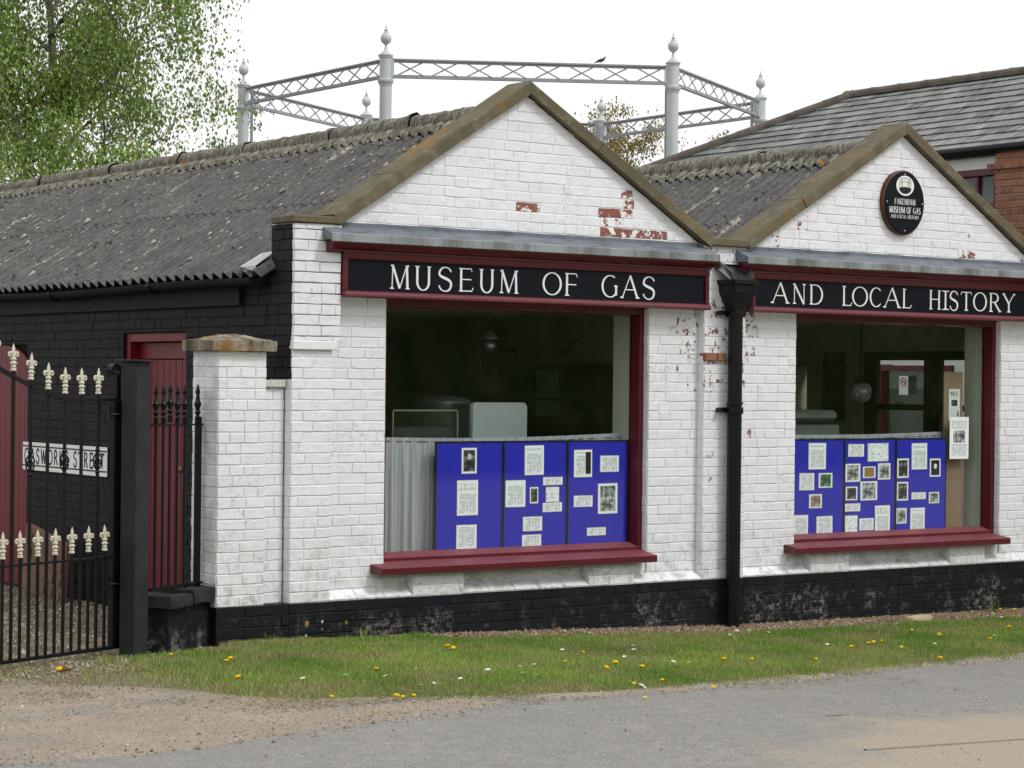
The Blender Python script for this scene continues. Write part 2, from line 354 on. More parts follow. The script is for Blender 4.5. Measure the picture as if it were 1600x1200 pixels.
class Wall:
    """collects brick polygons on several planes; ax 'y' faces -Y, ax 'x' faces -X"""
    def __init__(s, seed=1): s.items = []; s.seed = seed
    def zone(s, plane, u0, u1, v0, v1, ax='y', **k):
        for poly, full in field(u0, u1, v0, v1, seed=s.seed + len(s.items), **k): s.items.append((plane, ax, poly, full))
    def emit(s, parent, mat, limit, name='brick', rest='brickwork', spots=(), peelmat=None, seed=3, proud=.0042, mode='near'):
        R = random.Random(seed); sing = []; rest_ = []
        for it in s.items:
            plane, ax, poly, full = it
            L = max(p[0] for p in poly) - min(p[0] for p in poly)
            (sing if full and L > .09 and len(sing) < limit else rest_).append(it)
        for plane, ax, poly, full in sing:
            x0 = min(p[0] for p in poly); x1 = max(p[0] for p in poly); z0 = min(p[1] for p in poly); z1 = max(p[1] for p in poly)
            cu, cv = (x0+x1)/2, (z0+z1)/2; pl = peelmat is not None and any(math.hypot(cu-a, (cv-b)) < r for a, b, r in spots) and R.random() < .75
            me = variant(x1-x0, z1-z0, R.randrange(4), peelmat if pl else mat, 'p' if pl else mat.name)
            d = R.uniform(-.002, .0025)
            if ax == 'y': o = obj(name, me, parent, loc=(cu, plane - d, cv), rot=(0, R.uniform(-.006, .006), 0))
            else: o = obj(name, me, parent, loc=(plane - d, -cu, cv), rot=(R.uniform(-.006, .006), 0, -pi/2))
        for pk, mm in ((False, mat), (True, peelmat)):
            mb = MB(); 
            for plane, ax, poly, full in rest_:
                cu = sum(p[0] for p in poly)/len(poly); cv = sum(p[1] for p in poly)/len(poly)
                pl = peelmat is not None and any(math.hypot(cu-a, cv-b) < r for a, b, r in spots) and (int(cu*1000+cv*777) % 4 != 0)
                if pl != pk: continue
                (cx, cz), vs, fs = brick_geo(poly, R, proud=proud); d = R.uniform(-.002, .0025)
                if ax == 'y': mb.add([(cx+x, plane-d+y, cz+z) for x, y, z in vs], fs)
                else: mb.add([(plane-d+y, -(cx+x), cz+z) for x, y, z in vs], fs)
            if mb.v:
                o = mb.build(rest, mm, parent, 'brick'); o['kind'] = 'stuff'

# ------------------------------------------------------------- ground
GX = [-60, -1, 0, 4.2, 7.7, 12, 60]; GZ = [.13, .125, .112, -.035, -.08, -.11, -.13]
def gz(x, y=0.): return np.interp(x, GX, GZ)
EX = [-2.6, -2.04, -1.72, -1.55, -1.05, -.69, .18, .77, 2.02, 3.62, 5.11, 8, 14, 40]
EY = [-.85, -1.60, -2.00, -2.45, -2.70, -2.84, -3.08, -3.05, -2.86, -2.48, -2.30, -1.85, -1.0, 2.95]
def edge(x): return np.interp(x, EX, EY)
AX = [-40, -3.6, -2.84, -2.25, -1.53, -.51, .2, .77, 2.02, 3.62, 5.11, 8, 14, 40]
AY = [-4.5, -3.5, -3.62, -3.52, -3.36, -3.13, -3.03, -3.0, -2.82, -2.45, -2.30, -1.85, -1.0, 2.9]
def hnoise(x, y, s, o=0.): return mn.noise(Vector((x*s+o, y*s-o, o)))
def sheet(name, xs, ys, zf, m, label=None, kind='structure', smooth=True, cond=None):
    nx, ny = len(xs), len(ys); vs = []
    for y in ys:
        for x in xs: vs.append((x, y, zf(x, y)))
    fs = []
    for j in range(ny-1):
        for i in range(nx-1):
            if cond is None or cond((xs[i]+xs[i+1])/2, (ys[j]+ys[j+1])/2): fs.append((j*nx+i, j*nx+i+1, (j+1)*nx+i+1, (j+1)*nx+i))
    mb = MB(); mb.add(vs, fs); return mb.build(name, m, None, smooth, kind=kind, label=label)
# soil and gravel sheet reaching the horizon
n = N('gravelly_soil', .95, .1)
c = n.mix(n.ramp(n.noise(5, 6), [(.35, 0.), (.65, 1.)]), (.25, .20, .155), (.19, .165, .12))
c = n.mix(n.ramp(n.noise(1.6, 5), [(.5, 0.), (.62, 1.)]), c, (.155, .15, .08))
c = n.mix(n.ramp(n.noise(75, 3), [(.40, 1.), (.47, 0.)]), c, (.10, .08, .06))
c = n.mix(n.ramp(n.noise(90, 3, rough=.7), [(.62, 0.), (.68, 1.)]), c, (.42, .38, .32)); n.base(c)
n.bump(n.noise(60, 5), .9, .012); M_SOIL = n.m
def near(a, b, s): k = int(round((b-a)/s)); return [a+(b-a)*i/k for i in range(k+1)]
xs = [-900, -300, -100, -40, -15, -8] + near(-5, 9, .1) + [12, 16, 20, 40, 100, 300, 900]
ys = [-900, -200, -60, -20, -9] + near(-5, 6, .1) + [8, 12, 20, 40, 100, 300, 900]
sheet('ground', xs, ys, lambda x, y: float(gz(x)) + (.008*hnoise(x, y, 2.2) if abs(x) < 12 and abs(y) < 9 else 0), M_SOIL)
# road: grey asphalt with sand washed over it
n = N('worn_asphalt', .85, .25)
c = n.mix(n.ramp(n.noise(2, 4), [(.3, 0.), (.7, 1.)]), (.245, .236, .216), (.292, .279, .252))
c = n.mix(n.ramp(n.noise(9, 6, rough=.7), [(.4, 0.), (.7, 1.)]), c, (.21, .205, .195)); c = n.mix(n.ramp(n.noise(85, 4, rough=.7), [(.36, 1.), (.47, 0.)]), c, (.11, .105, .10))
c = n.mix(n.ramp(n.noise(60, 5, rough=.75), [(.60, 0.), (.63, 1.)]), c, (.55, .53, .49))
sx, sy = n.sep(n.co('World'), 0), n.sep(n.co('World'), 1)
dist = n.math('ADD', n.math('MULTIPLY', sx, -.62), n.math('MULTIPLY', sy, -1.))      # sand lies along the far kerb
band = n.ramp(n.math('ADD', n.math('MULTIPLY', dist, .5), n.math('MULTIPLY', n.noise(.9, 4), 1.)), [(2.34-.3-1, 0.), (1.0, 1.)]) if False else None
sandn = n.noise(1.1, 5, rough=.6)
lb = n.math('SUBTRACT', n.math('ADD', n.math('MULTIPLY', sy, -1.), n.math('MULTIPLY', sx, .12)), 4.45)   # > 0 nearer the camera
lb = n.math('SUBTRACT', lb, n.math('MAXIMUM', n.math('MULTIPLY', n.math('SUBTRACT', .55, sx), .9), .1))
lb = n.math('ADD', n.math('MULTIPLY', lb, .9), n.math('MULTIPLY', n.math('SUBTRACT', sandn, .5), 2.2))
lb = n.math('ADD', lb, n.math('MULTIPLY', n.math('SUBTRACT', n.noise(14, 6, rough=.75), .5), 1.1))
mask = n.ramp(lb, [(.0, 0.), (.6, 1.)])
sand = n.mix(n.ramp(n.noise(90, 4), [(.35, 0.), (.65, 1.)]), (.31, .255, .195), (.40, .345, .275))
mask = n.math('MULTIPLY', mask, n.ramp(n.noise(55, 4), [(.32, .35), (.52, 1.)]))
c = n.mix(mask, c, sand); n.base(c); n.bump(n.noise(120, 4), .8, .006); M_ASPH = n.m
rx = near(-4.2, 9, .05); 
def road_y(x): return float(np.interp(x, AX, AY)) + .07*hnoise(x, 0, 1.7, 3) + .04*hnoise(x, 0, 6, 5) + .02*hnoise(x, 0, 17, 5)
mb = MB(); cols = [0, .06, .2, .5, 1, 1.8, 3, 5, 9, 20, 60]
xx = [-60, -30, -12, -7] + rx + [12, 16, 25, 40]
vs = []; 
for x in xx:
    for j, d in enumerate(cols):
        e = road_y(x) if abs(x) < 60 else -3.4
        vs.append((x, e - d, float(gz(x)) + .006 - .0*d + (.0 if j else -.004)))
fs = [(i*len(cols)+j, i*len(cols)+j+1, (i+1)*len(cols)+j+1, (i+1)*len(cols)+j) for i in range(len(xx)-1) for j in range(len(cols)-1)]
mb.add(vs, fs); mb.build('road', M_ASPH, None, True, kind='structure')
# pale sand and gravel apron in front of the gate
n = N('sandy_gravel', .92, .1)
c = n.mix(n.ramp(n.noise(1.6, 5), [(.3, 0.), (.62, 1.)]), (.38, .315, .245), (.29, .25, .20))
c = n.mix(n.ramp(n.noise(2.3, 4, n.co('World', (.6, 1.6, 1))), [(.50, 0.), (.72, 1.)]), c, (.26, .245, .225))
c = n.mix(n.ramp(n.noise(70, 4), [(.36, 1.), (.46, 0.)]), c, (.16, .12, .09))
c = n.mix(n.ramp(n.noise(95, 3, rough=.7), [(.6, 0.), (.66, 1.)]), c, (.50, .45, .38))
c = n.mix(n.math('MULTIPLY', n.ramp(n.noise(3, 6), [(.5, 0.), (.7, 1.)]), n.ramp(n.sep(n.co('World'), 1), [(.0, 0.), (1., 1.)])), c, (.14, .12, .07))
n.base(c); n.bump(n.noise(80, 5), .9, .010); M_SAND = n.m
mb = MB(); vs = []; sxs = near(-5, 8.6, .1)
for x in sxs:
    lo = road_y(x) - .10; hi = float(edge(x)) + .25 + .06*hnoise(x, 3, 2) if x > -2.4 else float(np.interp(x, [-5, -2.6], [-.9, -.6]))
    hi = max(hi, lo + .06)
    for t in (0, .15, .35, .6, .85, 1): y = lo + (hi-lo)*t; vs.append((x, y, float(gz(x)) + (.011 if 0 < t < 1 else .003) + .005*hnoise(x, y, 3)))
k = 6; mb.add(vs, [(i*k+j, (i+1)*k+j, (i+1)*k+j+1, i*k+j+1) for i in range(len(sxs)-1) for j in range(k-1)])
mb.build('gravel_apron', M_SAND, None, True, kind='structure')
# flush kerb crossing the near right corner
mb = MB(); mb.add([(x, y, z) for x in (.25, 1.6, 3.0, 4.4) for y, z in ((-5.375-.03*(x-.25)+.012, -.1), (-5.375-.03*(x-.25)+.012, float(gz(x))+.013), (-5.375-.03*(x-.25)-.012, float(gz(x))+.013), (-5.375-.03*(x-.25)-.012, -.1))], [(k*4+q, k*4+q+1, k*4+q+5, k*4+q+4) for k in range(3) for q in range(3)])
mb.build('kerb', plain('kerb_concrete', (.30, .28, .24), .85, .2, .2, bump=.4), None, kind='structure')
# verge: low earth bank under the turf
def soil_w(x): return float(np.interp(x, [-1, .9, 1.6, 3, 5, 9], [.0, .02, .14, .22, .28, .38]))
def verge_t(x, y):
    e = float(edge(x)); return (y - e) / (-.0 - e) if e < 0 else 0
def vz(x, y):
    e = float(edge(x)); a = min(1, max(0, (y-e)/.5)); b = min(1, max(0, (-y - soil_w(x))/.25 + .25))
    lf = float(np.interp(x, [-2.0, -1.0, 0], [0, .45, 1]))
    return float(gz(x)) + .006 + (.045*a*a*(3-2*a)*min(1, b) + .012*hnoise(x, y, 2.6)*a)*lf*float(np.interp(x, [0, 1.5], [1, .35]))
n = N('turf_thatch', .95, .05)
c = n.mix(n.ramp(n.noise(4, 5), [(.35, 0.), (.65, 1.)]), (.085, .115, .030), (.14, .15, .055))
c = n.mix(n.ramp(n.noise(30, 5), [(.4, 0.), (.7, 1.)]), c, (.20, .17, .095)); n.base(c); n.bump(n.noise(50, 4), .8, .02); M_TURF = n.m
vx = near(-1.95, 9.4, .08); mb = MB(); vs = []; K = 24
for x in vx:
    e = float(edge(x)) + .05*hnoise(x, 1, 4); top = -.9*soil_w(x)*(1+.5*hnoise(x, 2, 3.1)) - .005 if x > -.6 else (-.25 if x > -1.35 else .1)
    top = top if x > -1.2 else max(e+.3, -.15 - (-1.2-x)*1.1)
    for j in range(K): t = j/(K-1); y = e + (top-e)*t; vs.append((x, y, vz(x, y) + (.004 if 0 < j < K-1 else -.012) - .02*max(0, min(1, (-1.15-x)/.5))))
mb.add(vs, [(i*K+j, (i+1)*K+j, (i+1)*K+j+1, i*K+j+1) for i in range(len(vx)-1) for j in range(K-1)])
mb.build('grass_verge', M_TURF, None, True, kind='structure')
# blades
def leafmat(name, rough=.6, trans=.25):
    n = N(name, rough, .25); a = n.n.new('ShaderNodeVertexColor'); a.layer_name = 'Col'; n.base(a.outputs[0])
    tl = n.n.new('ShaderNodeBsdfTranslucent'); n.t.links.new(a.outputs[0], tl.inputs[0]); mxs = n.n.new('ShaderNodeMixShader'); mxs.inputs[0].default_value = trans
    out = n.n['Material Output']; n.t.links.new(n.b.outputs[0], mxs.inputs[1]); n.t.links.new(tl.outputs[0], mxs.inputs[2]); n.t.links.new(mxs.outputs[0], out.inputs[0]); return n.m
M_BLADE = leafmat('grass_blade'); M_LEAF = leafmat('leaf', .5, .35)
def polymesh(name, V, k, C, m, parent=None, **kw):
    """V: (n,k,3) vertices of n separate k-gons, C: (n,3) colours"""
    nf = len(V); me = bpy.data.meshes.new(name); me.vertices.add(nf*k); me.vertices.foreach_set('co', V.reshape(-1).astype(np.float32))
    me.loops.add(nf*k); me.loops.foreach_set('vertex_index', np.arange(nf*k, dtype=np.int32))
    me.polygons.add(nf); me.polygons.foreach_set('loop_start', np.arange(0, nf*k, k, dtype=np.int32)); me.polygons.foreach_set('loop_total', np.full(nf, k, dtype=np.int32))
    me.update(calc_edges=True)
    at = me.color_attributes.new('Col', 'FLOAT_COLOR', 'CORNER'); cc = np.ones((nf*k, 4), dtype=np.float32); cc[:, :3] = np.repeat(C, k, 0); at.data.foreach_set('color', cc.reshape(-1))
    me.materials.append(m); return obj(name, me, parent, **kw)
G = np.random.default_rng(11)
def vnoise(x, y, s, seed):
    """cheap smooth value noise for arrays"""
    r = np.random.default_rng(seed).random((64, 64)); fx = (x*s) % 64; fy = (y*s) % 64; i = np.floor(fx).astype(int); j = np.floor(fy).astype(int); a = fx-i; b = fy-j
    a = a*a*(3-2*a); b = b*b*(3-2*b); i2 = (i+1) % 64; j2 = (j+1) % 64; i %= 64; j %= 64
    return r[i, j]*(1-a)*(1-b)+r[i2, j]*a*(1-b)+r[i, j2]*(1-a)*b+r[i2, j2]*a*b
def blades(nm, nb, xr, yr, keep, hgt, zf, label, w=.0032, colf=None, **kw):
    x = G.uniform(*xr, nb); y = G.uniform(*yr, nb); k = keep(x, y); x = x[k]; y = y[k]; nb = len(x)
    h = hgt(x, y) * G.uniform(.55, 1.25, nb); a = G.uniform(0, 2*pi, nb); ln = G.uniform(.15, .9, nb) * h if nm != 'dry_debris' else G.uniform(.015, .05, nb)
    b = G.uniform(0, 2*pi, nb); ww = w * G.uniform(.6, 1.4, nb)
    z = zf(x, y); V = np.zeros((nb, 3, 3)); V[:, 0] = np.stack([x - cos_(a)*ww, y - sin_(a)*ww, z], 1); V[:, 1] = np.stack([x + cos_(a)*ww, y + sin_(a)*ww, z], 1)
    V[:, 2] = np.stack([x + cos_(b)*ln, y + sin_(b)*ln, z + h], 1)
    C = colf(x, y, nb); return polymesh(nm, V, 3, C, M_BLADE, None, label=label, kind='stuff', **kw)
cos_, sin_ = np.cos, np.sin
def vzs(x, y):
    e = edge(x); a = np.clip((y-e)/.5, 0, 1); sw = np.interp(x, [-1, .9, 1.6, 3, 5, 9], [.0, .02, .14, .22, .28, .38]); b = np.clip((-y-sw)/.25+.25, 0, 1)
    return gz(x) + .004 + .045*a*a*(3-2*a)*b*np.interp(x, [-2.0, -1.0, 0, 1.5], [0, .45, 1, .35])
def keepv(x, y):
    e = edge(x); sw = np.interp(x, [-1, .9, 1.6, 3, 5, 9], [.0, .02, .14, .22, .28, .38])
    ed = vnoise(x+30, y+30, 4, 2)*.30 + vnoise(x+3, y+30, 13, 2)*.12; ok = (y > e - .40 + ed + .20*G.random(len(x))**.5) & (y < -.0 - sw*(.6+.8*vnoise(x+9, y+9, 4, 6)))
    left = np.interp(x, [-2.6, -1.9, -1.2, -.9, -.4], [0, .12, .5, .85, 1]); cut = (x > -.58) | (y < -.3 - .0*x) 
    bare = vnoise(x+20, y+20, 2.2, 3); thin = np.where((y-e) < .28, .35 + 2.0*(y-e), 1.)
    return ok & cut & (G.random(len(x)) < left * thin * np.where(bare > .82, .45, 1))
def colv(x, y, nb):
    t = np.clip(vnoise(x+40, y+40, 1.6, 4)*1.3 - .1 + G.normal(0, .16, nb), 0, 1)[:, None]; e = edge(x)
    c = (1-t)*np.array([.145, .275, .040]) + t*np.array([.33, .42, .10])
    dry = np.clip(vnoise(x+11, y+50, 3.1, 5)*1.7-.85 + G.normal(0, .22, nb) + np.clip(.45-(y-e), 0, 1)*1.1 + np.clip(-x-.2, 0, 1)*.35, 0, 1)[:, None]
    c = (1-dry)*c + dry*np.array([.38, .34, .16]); return c * G.uniform(.7, 1.2, nb)[:, None]
blades('turf', 330000, (-2.5, 9.4), (-3.0, 0), keepv, lambda x, y: .020 + .018*vnoise(x+3, y+3, 2.5, 8) + .03*np.clip((vnoise(x+60, y+4, 5, 9)-.66)*3, 0, 1) + .055*np.exp(-(y/.07)**2)*(x < 1.4)*vnoise(x+6, y, 9, 19)**2, vzs, 'short green grass of the verge between wall and road', colf=colv)
def coly(x, y, nb):
    t = G.random(nb)[:, None]; c = (1-t)*np.array([.12, .17, .03]) + t*np.array([.25, .22, .09]); return c
blades('sparse_grass', 42000, (-4.2, -.05), (-1.9, 5.2), lambda x, y: (G.random(len(x)) < np.clip((vnoise(x+8, y+8, 2.4, 12)-.42)*2.4, 0.03, 1)) & ~((x > -.62) & (y < .4)) & (y > np.interp(x, [-4.2, -2.6, -2, -1.6, -1], [-1.6, -1.7, -1.9, -2.1, -2.3]) + .5*vnoise(x+5, y+5, 3, 66)),
       lambda x, y: .018 + 0*x, lambda x, y: gz(x)+.004, 'thin dry grass growing through the gravel round the gate', colf=coly)
mb = MB(); vs = []; bx = near(.8, 9.4, .06)
for x in bx:
    w_ = soil_w(x)*(1.1+.5*hnoise(x, 2, 3.1)) + .02
    for t in (0, .25, .5, .75, 1): vs.append((x, -w_*(1-t) - .001*t, float(gz(x)) + .008 + .038*min(1, t*1.4) + .006*hnoise(x, t*3, 9)))
n = N('brown_soil', .95, .05); c = n.mix(n.ramp(n.noise(30, 6), [(.35, 0.), (.65, 1.)]), (.17, .12, .075), (.26, .21, .15)); c = n.mix(n.ramp(n.noise(2.2, 4), [(.5, 0.), (.65, 1.)]), c, (.20, .11, .035)); n.base(c); n.bump(n.noise(60, 5), .9, .012)
mb.add(vs, [(i*5+j, (i+1)*5+j, (i+1)*5+j+1, i*5+j+1) for i in range(len(bx)-1) for j in range(4)]); mb.build('soil_bed', n.m, None, True, kind='structure')
def cold(x, y, nb):
    t = G.random(nb)[:, None]; return (1-t)*np.array([.11, .085, .04]) + t*np.array([.30, .26, .13])
x_ = None
blades('dry_debris', 90000, (-4.0, 3.0), (-3.3, .2), lambda x, y: (y < edge(x) + .25) & (G.random(len(x)) < np.clip(1 - (edge(x)-y)/1.3, 0, 1)**1.6 * np.clip((vnoise(x*1.0+8, y*2.2+8, 2.2, 52)-.38)*2.6, .04, 1) * np.interp(x, [-2, .0, 3], [1, .45, .3])),
       lambda x, y: .006 + 0*x, lambda x, y: gz(x)+.014, 'dead grass and roots matted on the gravel beside the verge', w=.0045, colf=cold)
# loose stones: gravel of the yard, soil strip and apron
def stones(nm, nb, xr, yr, keep, size, label, cols):
    x = G.uniform(*xr, nb); y = G.uniform(*yr, nb); k = keep(x, y); x = x[k]; y = y[k]; nb = len(x); s = G.lognormal(0, .45, nb)*size
    th0 = G.uniform(0, 2*pi, nb); z = gz(x)+(.013 if nm != 'wall_gravel' else .022+.03*np.clip(1+y/.4, 0, 1)); cor = []
    for i in range(4): a = th0 + i*pi/2 + G.uniform(-.4, .4, nb); r = s*G.uniform(.7, 1.3, nb); cor.append(np.stack([x+cos_(a)*r, y+sin_(a)*r, z-s*.4], 1))
    top = np.stack([x+G.uniform(-.3, .3, nb)*s, y+G.uniform(-.3, .3, nb)*s, z+s*G.uniform(.25, .8, nb)], 1)
    V = np.stack([np.stack([cor[i], cor[(i+1) % 4], top], 1) for i in range(4)], 1).reshape(-1, 3, 3)
    c = np.array(cols)[G.integers(0, len(cols), nb)] * G.uniform(.7, 1.15, nb)[:, None]; return polymesh(nm, V, 3, np.repeat(c, 4, 0), M_STONE, None, label=label, kind='stuff')
n = N('stone', .85, .2); a = n.n.new('ShaderNodeVertexColor'); a.layer_name = 'Col'; n.base(a.outputs[0]); M_STONE = n.m
GC = [(.36, .31, .25), (.25, .19, .14), (.42, .39, .34), (.17, .13, .10), (.30, .22, .15)]
stones('yard_gravel', 15000, (-4.2, -.0), (-1.4, 5.2), lambda x, y: ~((x > -.62) & (y < .4)) & (y > -.9 - .35*(x+4.2)*0), .009, 'loose brown gravel in the yard behind the gate', GC)
stones('apron_gravel', 15000, (-4.0, 5.0), (-3.7, -1.0), lambda x, y: (y < edge(x) + .1) & (y > np.interp(x, AX, AY) - .2) | ((x < -2.2) & (y > -3.5)), .0052, 'small stones lying on the sandy apron before the road', GC)
stones('road_grit', 2000, (-2.5, 5.5), (-6.2, -2.4), lambda x, y: (y < np.interp(x, AX, AY)) & (vnoise(x+2, y+2, 1.3, 31) > .35), 0.0040, 'dark and pale grit scattered over the asphalt', [(.13, .12, .10), (.45, .42, .38), (.27, .22, .17)])
stones('wall_gravel', 9000, (.9, 9.2), (-.5, -.005), lambda x, y: y > -np.interp(x, [.9, 1.6, 3, 5, 9], [.03, .24, .32, .38, .48])*(.75+.5*vnoise(x+1, y+1, 6, 77)), .0085, 'brown gravel strip at the foot of the black plinth', [(.30, .22, .13), (.20, .13, .07), (.38, .33, .26), (.16, .12, .09)])

# ------------------------------------------------------------- the museum building
MUS = thing('museum_building', 'long low museum with two white brick gables, black side wall and corrugated roofs', 'museum')
FW = obj('front_wall', None, MUS)
BD = .006                        # bricks stand this far proud of the painted joints
W1 = (.83, 3.296); W2 = (4.882, 7.395); WZ = (.62, 2.56)
mb = MB()
def bk(x0, x1, z0, z1, y, th_=.3): mb.box(x0, x1, y + BD*.2, y + th_, z0, z1)
mb.box(.006, .33, .0012, .3, -.2, 3.06); bk(.33, .83, -.2, 2.5, .075, .37); bk(.83, 3.296, -.2, .60, .09); bk(3.296, 3.805, -.2, 2.5, .075, .37)
bk(3.805, 4.25, -.2, 3.0, 0); bk(4.25, 4.882, -.2, 2.5, .075, .37); bk(4.882, 7.395, -.2, .60, .09); bk(7.395, 7.85, -.2, 2.5, .075, .37); bk(7.85, 8.3, -.2, 3.06, 0)
bk(.33, 3.805, 2.556, 3.03, .022, .26); bk(4.25, 7.85, 2.556, 3.03, .022, .26)
for cx0 in (1.038, 2.661, 5.0, 6.68): w_ = .45; bk(cx0, cx0 + w_, .36, .585, 0, .12)
bk(3.80, 4.29, 3.0, 3.07, 0)
G1 = (.389, 2.03, 3.80, 3.03, 4.12); G2 = (4.29, 6.05, 7.78, 3.03, 4.12)
for a, m_, b, z0, z1 in (G1, G2): mb.prism([(a, z0), (b, z0), (b, 3.06), (m_, z1), (a, 3.06)], .022, .22, 'y')
mb.build('joint_backing', M_MORTW, FW)
wl = Wall(1)
wl.zone(0, .0, .33, .393, 2.17); wl.zone(-.024, 0, .385, 2.235, 3.06)
wl.zone(.075, .33, .83, .455, 2.558)
wl.zone(.0, 1.038, 1.488, .393, .582, flem=.2); wl.zone(.0, 2.661, 3.111, .393, .582, flem=.2)
def gclip(g_):
    a, m_, b, z0, z1 = g_; k1 = (z1-3.06)/(m_-a); k2 = (z1-3.06)/(b-m_)
    return ((-k1, 1, 3.06-k1*a), (k2, 1, 3.06+k2*b))
wl.zone(.022, G1[0], G1[2], 3.035, 4.12, clips=gclip(G1), flem=.35)
wl.zone(.075, 3.296, 3.805, .455, 2.56); wl.zone(0, 3.805, 4.25, .393, 3.06)
wl.zone(.075, 4.25, 4.882, .455, 2.56); wl.zone(.022, G2[0], G2[2], 3.035, 4.12, clips=gclip(G2), flem=.35)
wl.zone(.0, 5.0, 5.45, .393, .582, flem=.2); wl.zone(.0, 6.68, 7.117, .393, .582, flem=.2)
wl.zone(.075, 7.395, 7.85, .455, 2.56); wl.zone(0, 7.85, 8.3, .393, 3.06)
wl.zone(3.805, -.073, -.004, .458, 2.55, ax='x'); wl.zone(.0, -.08, -.004, .393, 1.96, ax='x'); wl.zone(3.296, -.135, -.079, .62, 2.55, ax='x'); wl.zone(7.395, -.135, -.079, .62, 2.55, ax='x'); wl.zone(1.038, -.088, -.004, .45, .582, ax='x')
wl.zone(.09, .84, 1.036, .455, .60); wl.zone(.09, 1.49, 2.659, .455, .60); wl.zone(.09, 3.113, 3.29, .455, .60)
wl.zone(.09, 4.89, 4.998, .455, .60); wl.zone(.09, 5.452, 6.678, .455, .60); wl.zone(.09, 7.12, 7.39, .455, .60)
SP = [(3.02, 3.33, .13), (2.80, 3.25, .11), (2.80, 3.13, .10), (3.02, 3.08, .09), (3.22, 3.14, .10), (2.62, 3.20, .05), (2.05, 3.25, .05), 
      (3.72, 2.28, .17), (3.84, 2.12, .22), (3.95, 2.45, .28), (4.1, 2.12, .15), (4.2, 2.35, .22), (4.22, 1.9, .13), (3.83, 1.36, .06), (3.83, 1.18, .06),
      (4.05, 3.02, .2), (4.6, 3.1, .12), (4.95, 3.3, .08), (6.9, 3.2, .12), (5.35, 3.42, .07), (3.7, 3.05, .12), (4.3, 2.6, .2), (4.3, 1.55, .06), (7.6, 3.05, .1)]
wl.emit(FW, M_WHITE, 300, spots=SP, peelmat=M_PEEL)
# string brick, valley brick, sloping plinth course
mb = MB(); mb.bbox(-.004, .36, -.034, .03, 2.172, 2.236, .006); mb.build('string_course', M_WHITE, FW)
sp_ = [(.33, 1.036), (1.49, 2.659), (3.113, 3.803), (4.252, 4.998), (5.452, 6.678), (7.12, 7.85)]
R = random.Random(4)
for a, b in sp_:
    k = max(1, round((b-a)/.225)); L = (b-a)/k
    for i in range(k):
        x0, x1 = a+i*L+.003, a+(i+1)*L-.003; d = R.uniform(-.002, .002)
        m2 = MB().prism([(.0-d, .393), (-.004-d, .405), (.072, .462), (.10, .462), (.10, .393)], x0, x1)
        o = m2.build('sloping_brick', M_WHITE, FW, 'auto')
mb = MB(); mb.bbox(3.93, 4.02, -.035, .05, 2.15, 2.212, .004); mb.bbox(3.80, 3.925, -.03, .05, 2.15, 2.212, .004); mb.build('exposed_brick', M_BRICK, FW)
# black plinth
PL = obj('plinth', None, MUS); MB().box(.0, 8.3, -.0005, .05, -.25, .3915).build('plinth_backing', M_BLACKP, PL); pw = Wall(40)
pw.zone(0, .0, 8.3, -.20, .393, flem=.25); pw.emit(PL, M_BLACKP, 190, name='plinth_brick', rest='plinth_brickwork', proud=.005)
for (x, z, r, cc) in ((.145, .245, .020, (.30, .20, .09)), (.27, .255, .012, (.75, .75, .72)), (.14, .16, .010, (.5, .48, .42)), (.47, .235, .014, (.28, .17, .05)), (.27, .20, .009, (.30, .19, .06))):
    M = MB(); R = random.Random(int(x*999)); q = [(x+r*R.uniform(.7, 1.1)*cos(2*pi*k/9), -.0055, z+r*1.3*R.uniform(.7, 1.1)*sin(2*pi*k/9)) for k in range(9)]; q2 = [(x+(a-x)*.6, -.0085, z+(b-z)*.6) for a, y_, b in q]
    M.add(q+q2, [tuple(range(9, 18))] + [(k, (k+1) % 9, (k+1) % 9+9, k+9) for k in range(9)]).build('flint_chip', plain('flint_%d' % int(x*999+z*99), cc, .8, .2, .3, scale=60), PL)
# side wall, black, with recesses for the doors (u runs towards -Y)
SW = obj('side_wall', None, MUS); mb = MB(); D2 = (1.63, 2.70, .25, 2.315); D1 = (4.56, 5.70, .12, 2.24); XW = .03
def sb(y0, y1, z0, z1, x=XW): mb.box(x + .002, x + .25, y0, y1, z0, z1)
sb(.3, D2[0], -.2, 2.80); sb(D2[0], D2[1], D2[3], 2.80); sb(D2[0], D2[1], -.2, D2[2]); sb(D2[1], D1[0], -.2, 2.80); sb(D1[0], D1[1], D1[3], 2.80); sb(D1[1], 11.5, -.2, 2.80)
mb.box(.0025, .1, .003, .298, 1.965, 3.055)
mb.build('joint_backing', M_BLACKW, SW)
MB().box(.0, .0055, .0015, .085, .395, 1.963).build('corner_paint', M_MORTW, FW)
sw = Wall(70)
sw.zone(XW, -D2[0], -.31, .0, 2.78, ax='x'); sw.zone(XW, -D2[1], -D2[0], D2[3]+.004, 2.78, ax='x'); sw.zone(XW, -D1[0], -D2[1], .0, 2.78, ax='x')
sw.zone(XW, -D1[1], -D1[0], D1[3]+.004, 2.78, ax='x'); sw.zone(XW, -8, -D1[1], .0, 2.78, ax='x'); sw.zone(.0, -.29, -.008, 1.965, 3.05, ax='x')
sw.emit(SW, M_BLACKW, 0, proud=.005)
mb = MB(); mb.box(-.012, .028, .74, 11.4, 2.50, 2.66); mb.build('wall_plate', M_BLACKW, SW)
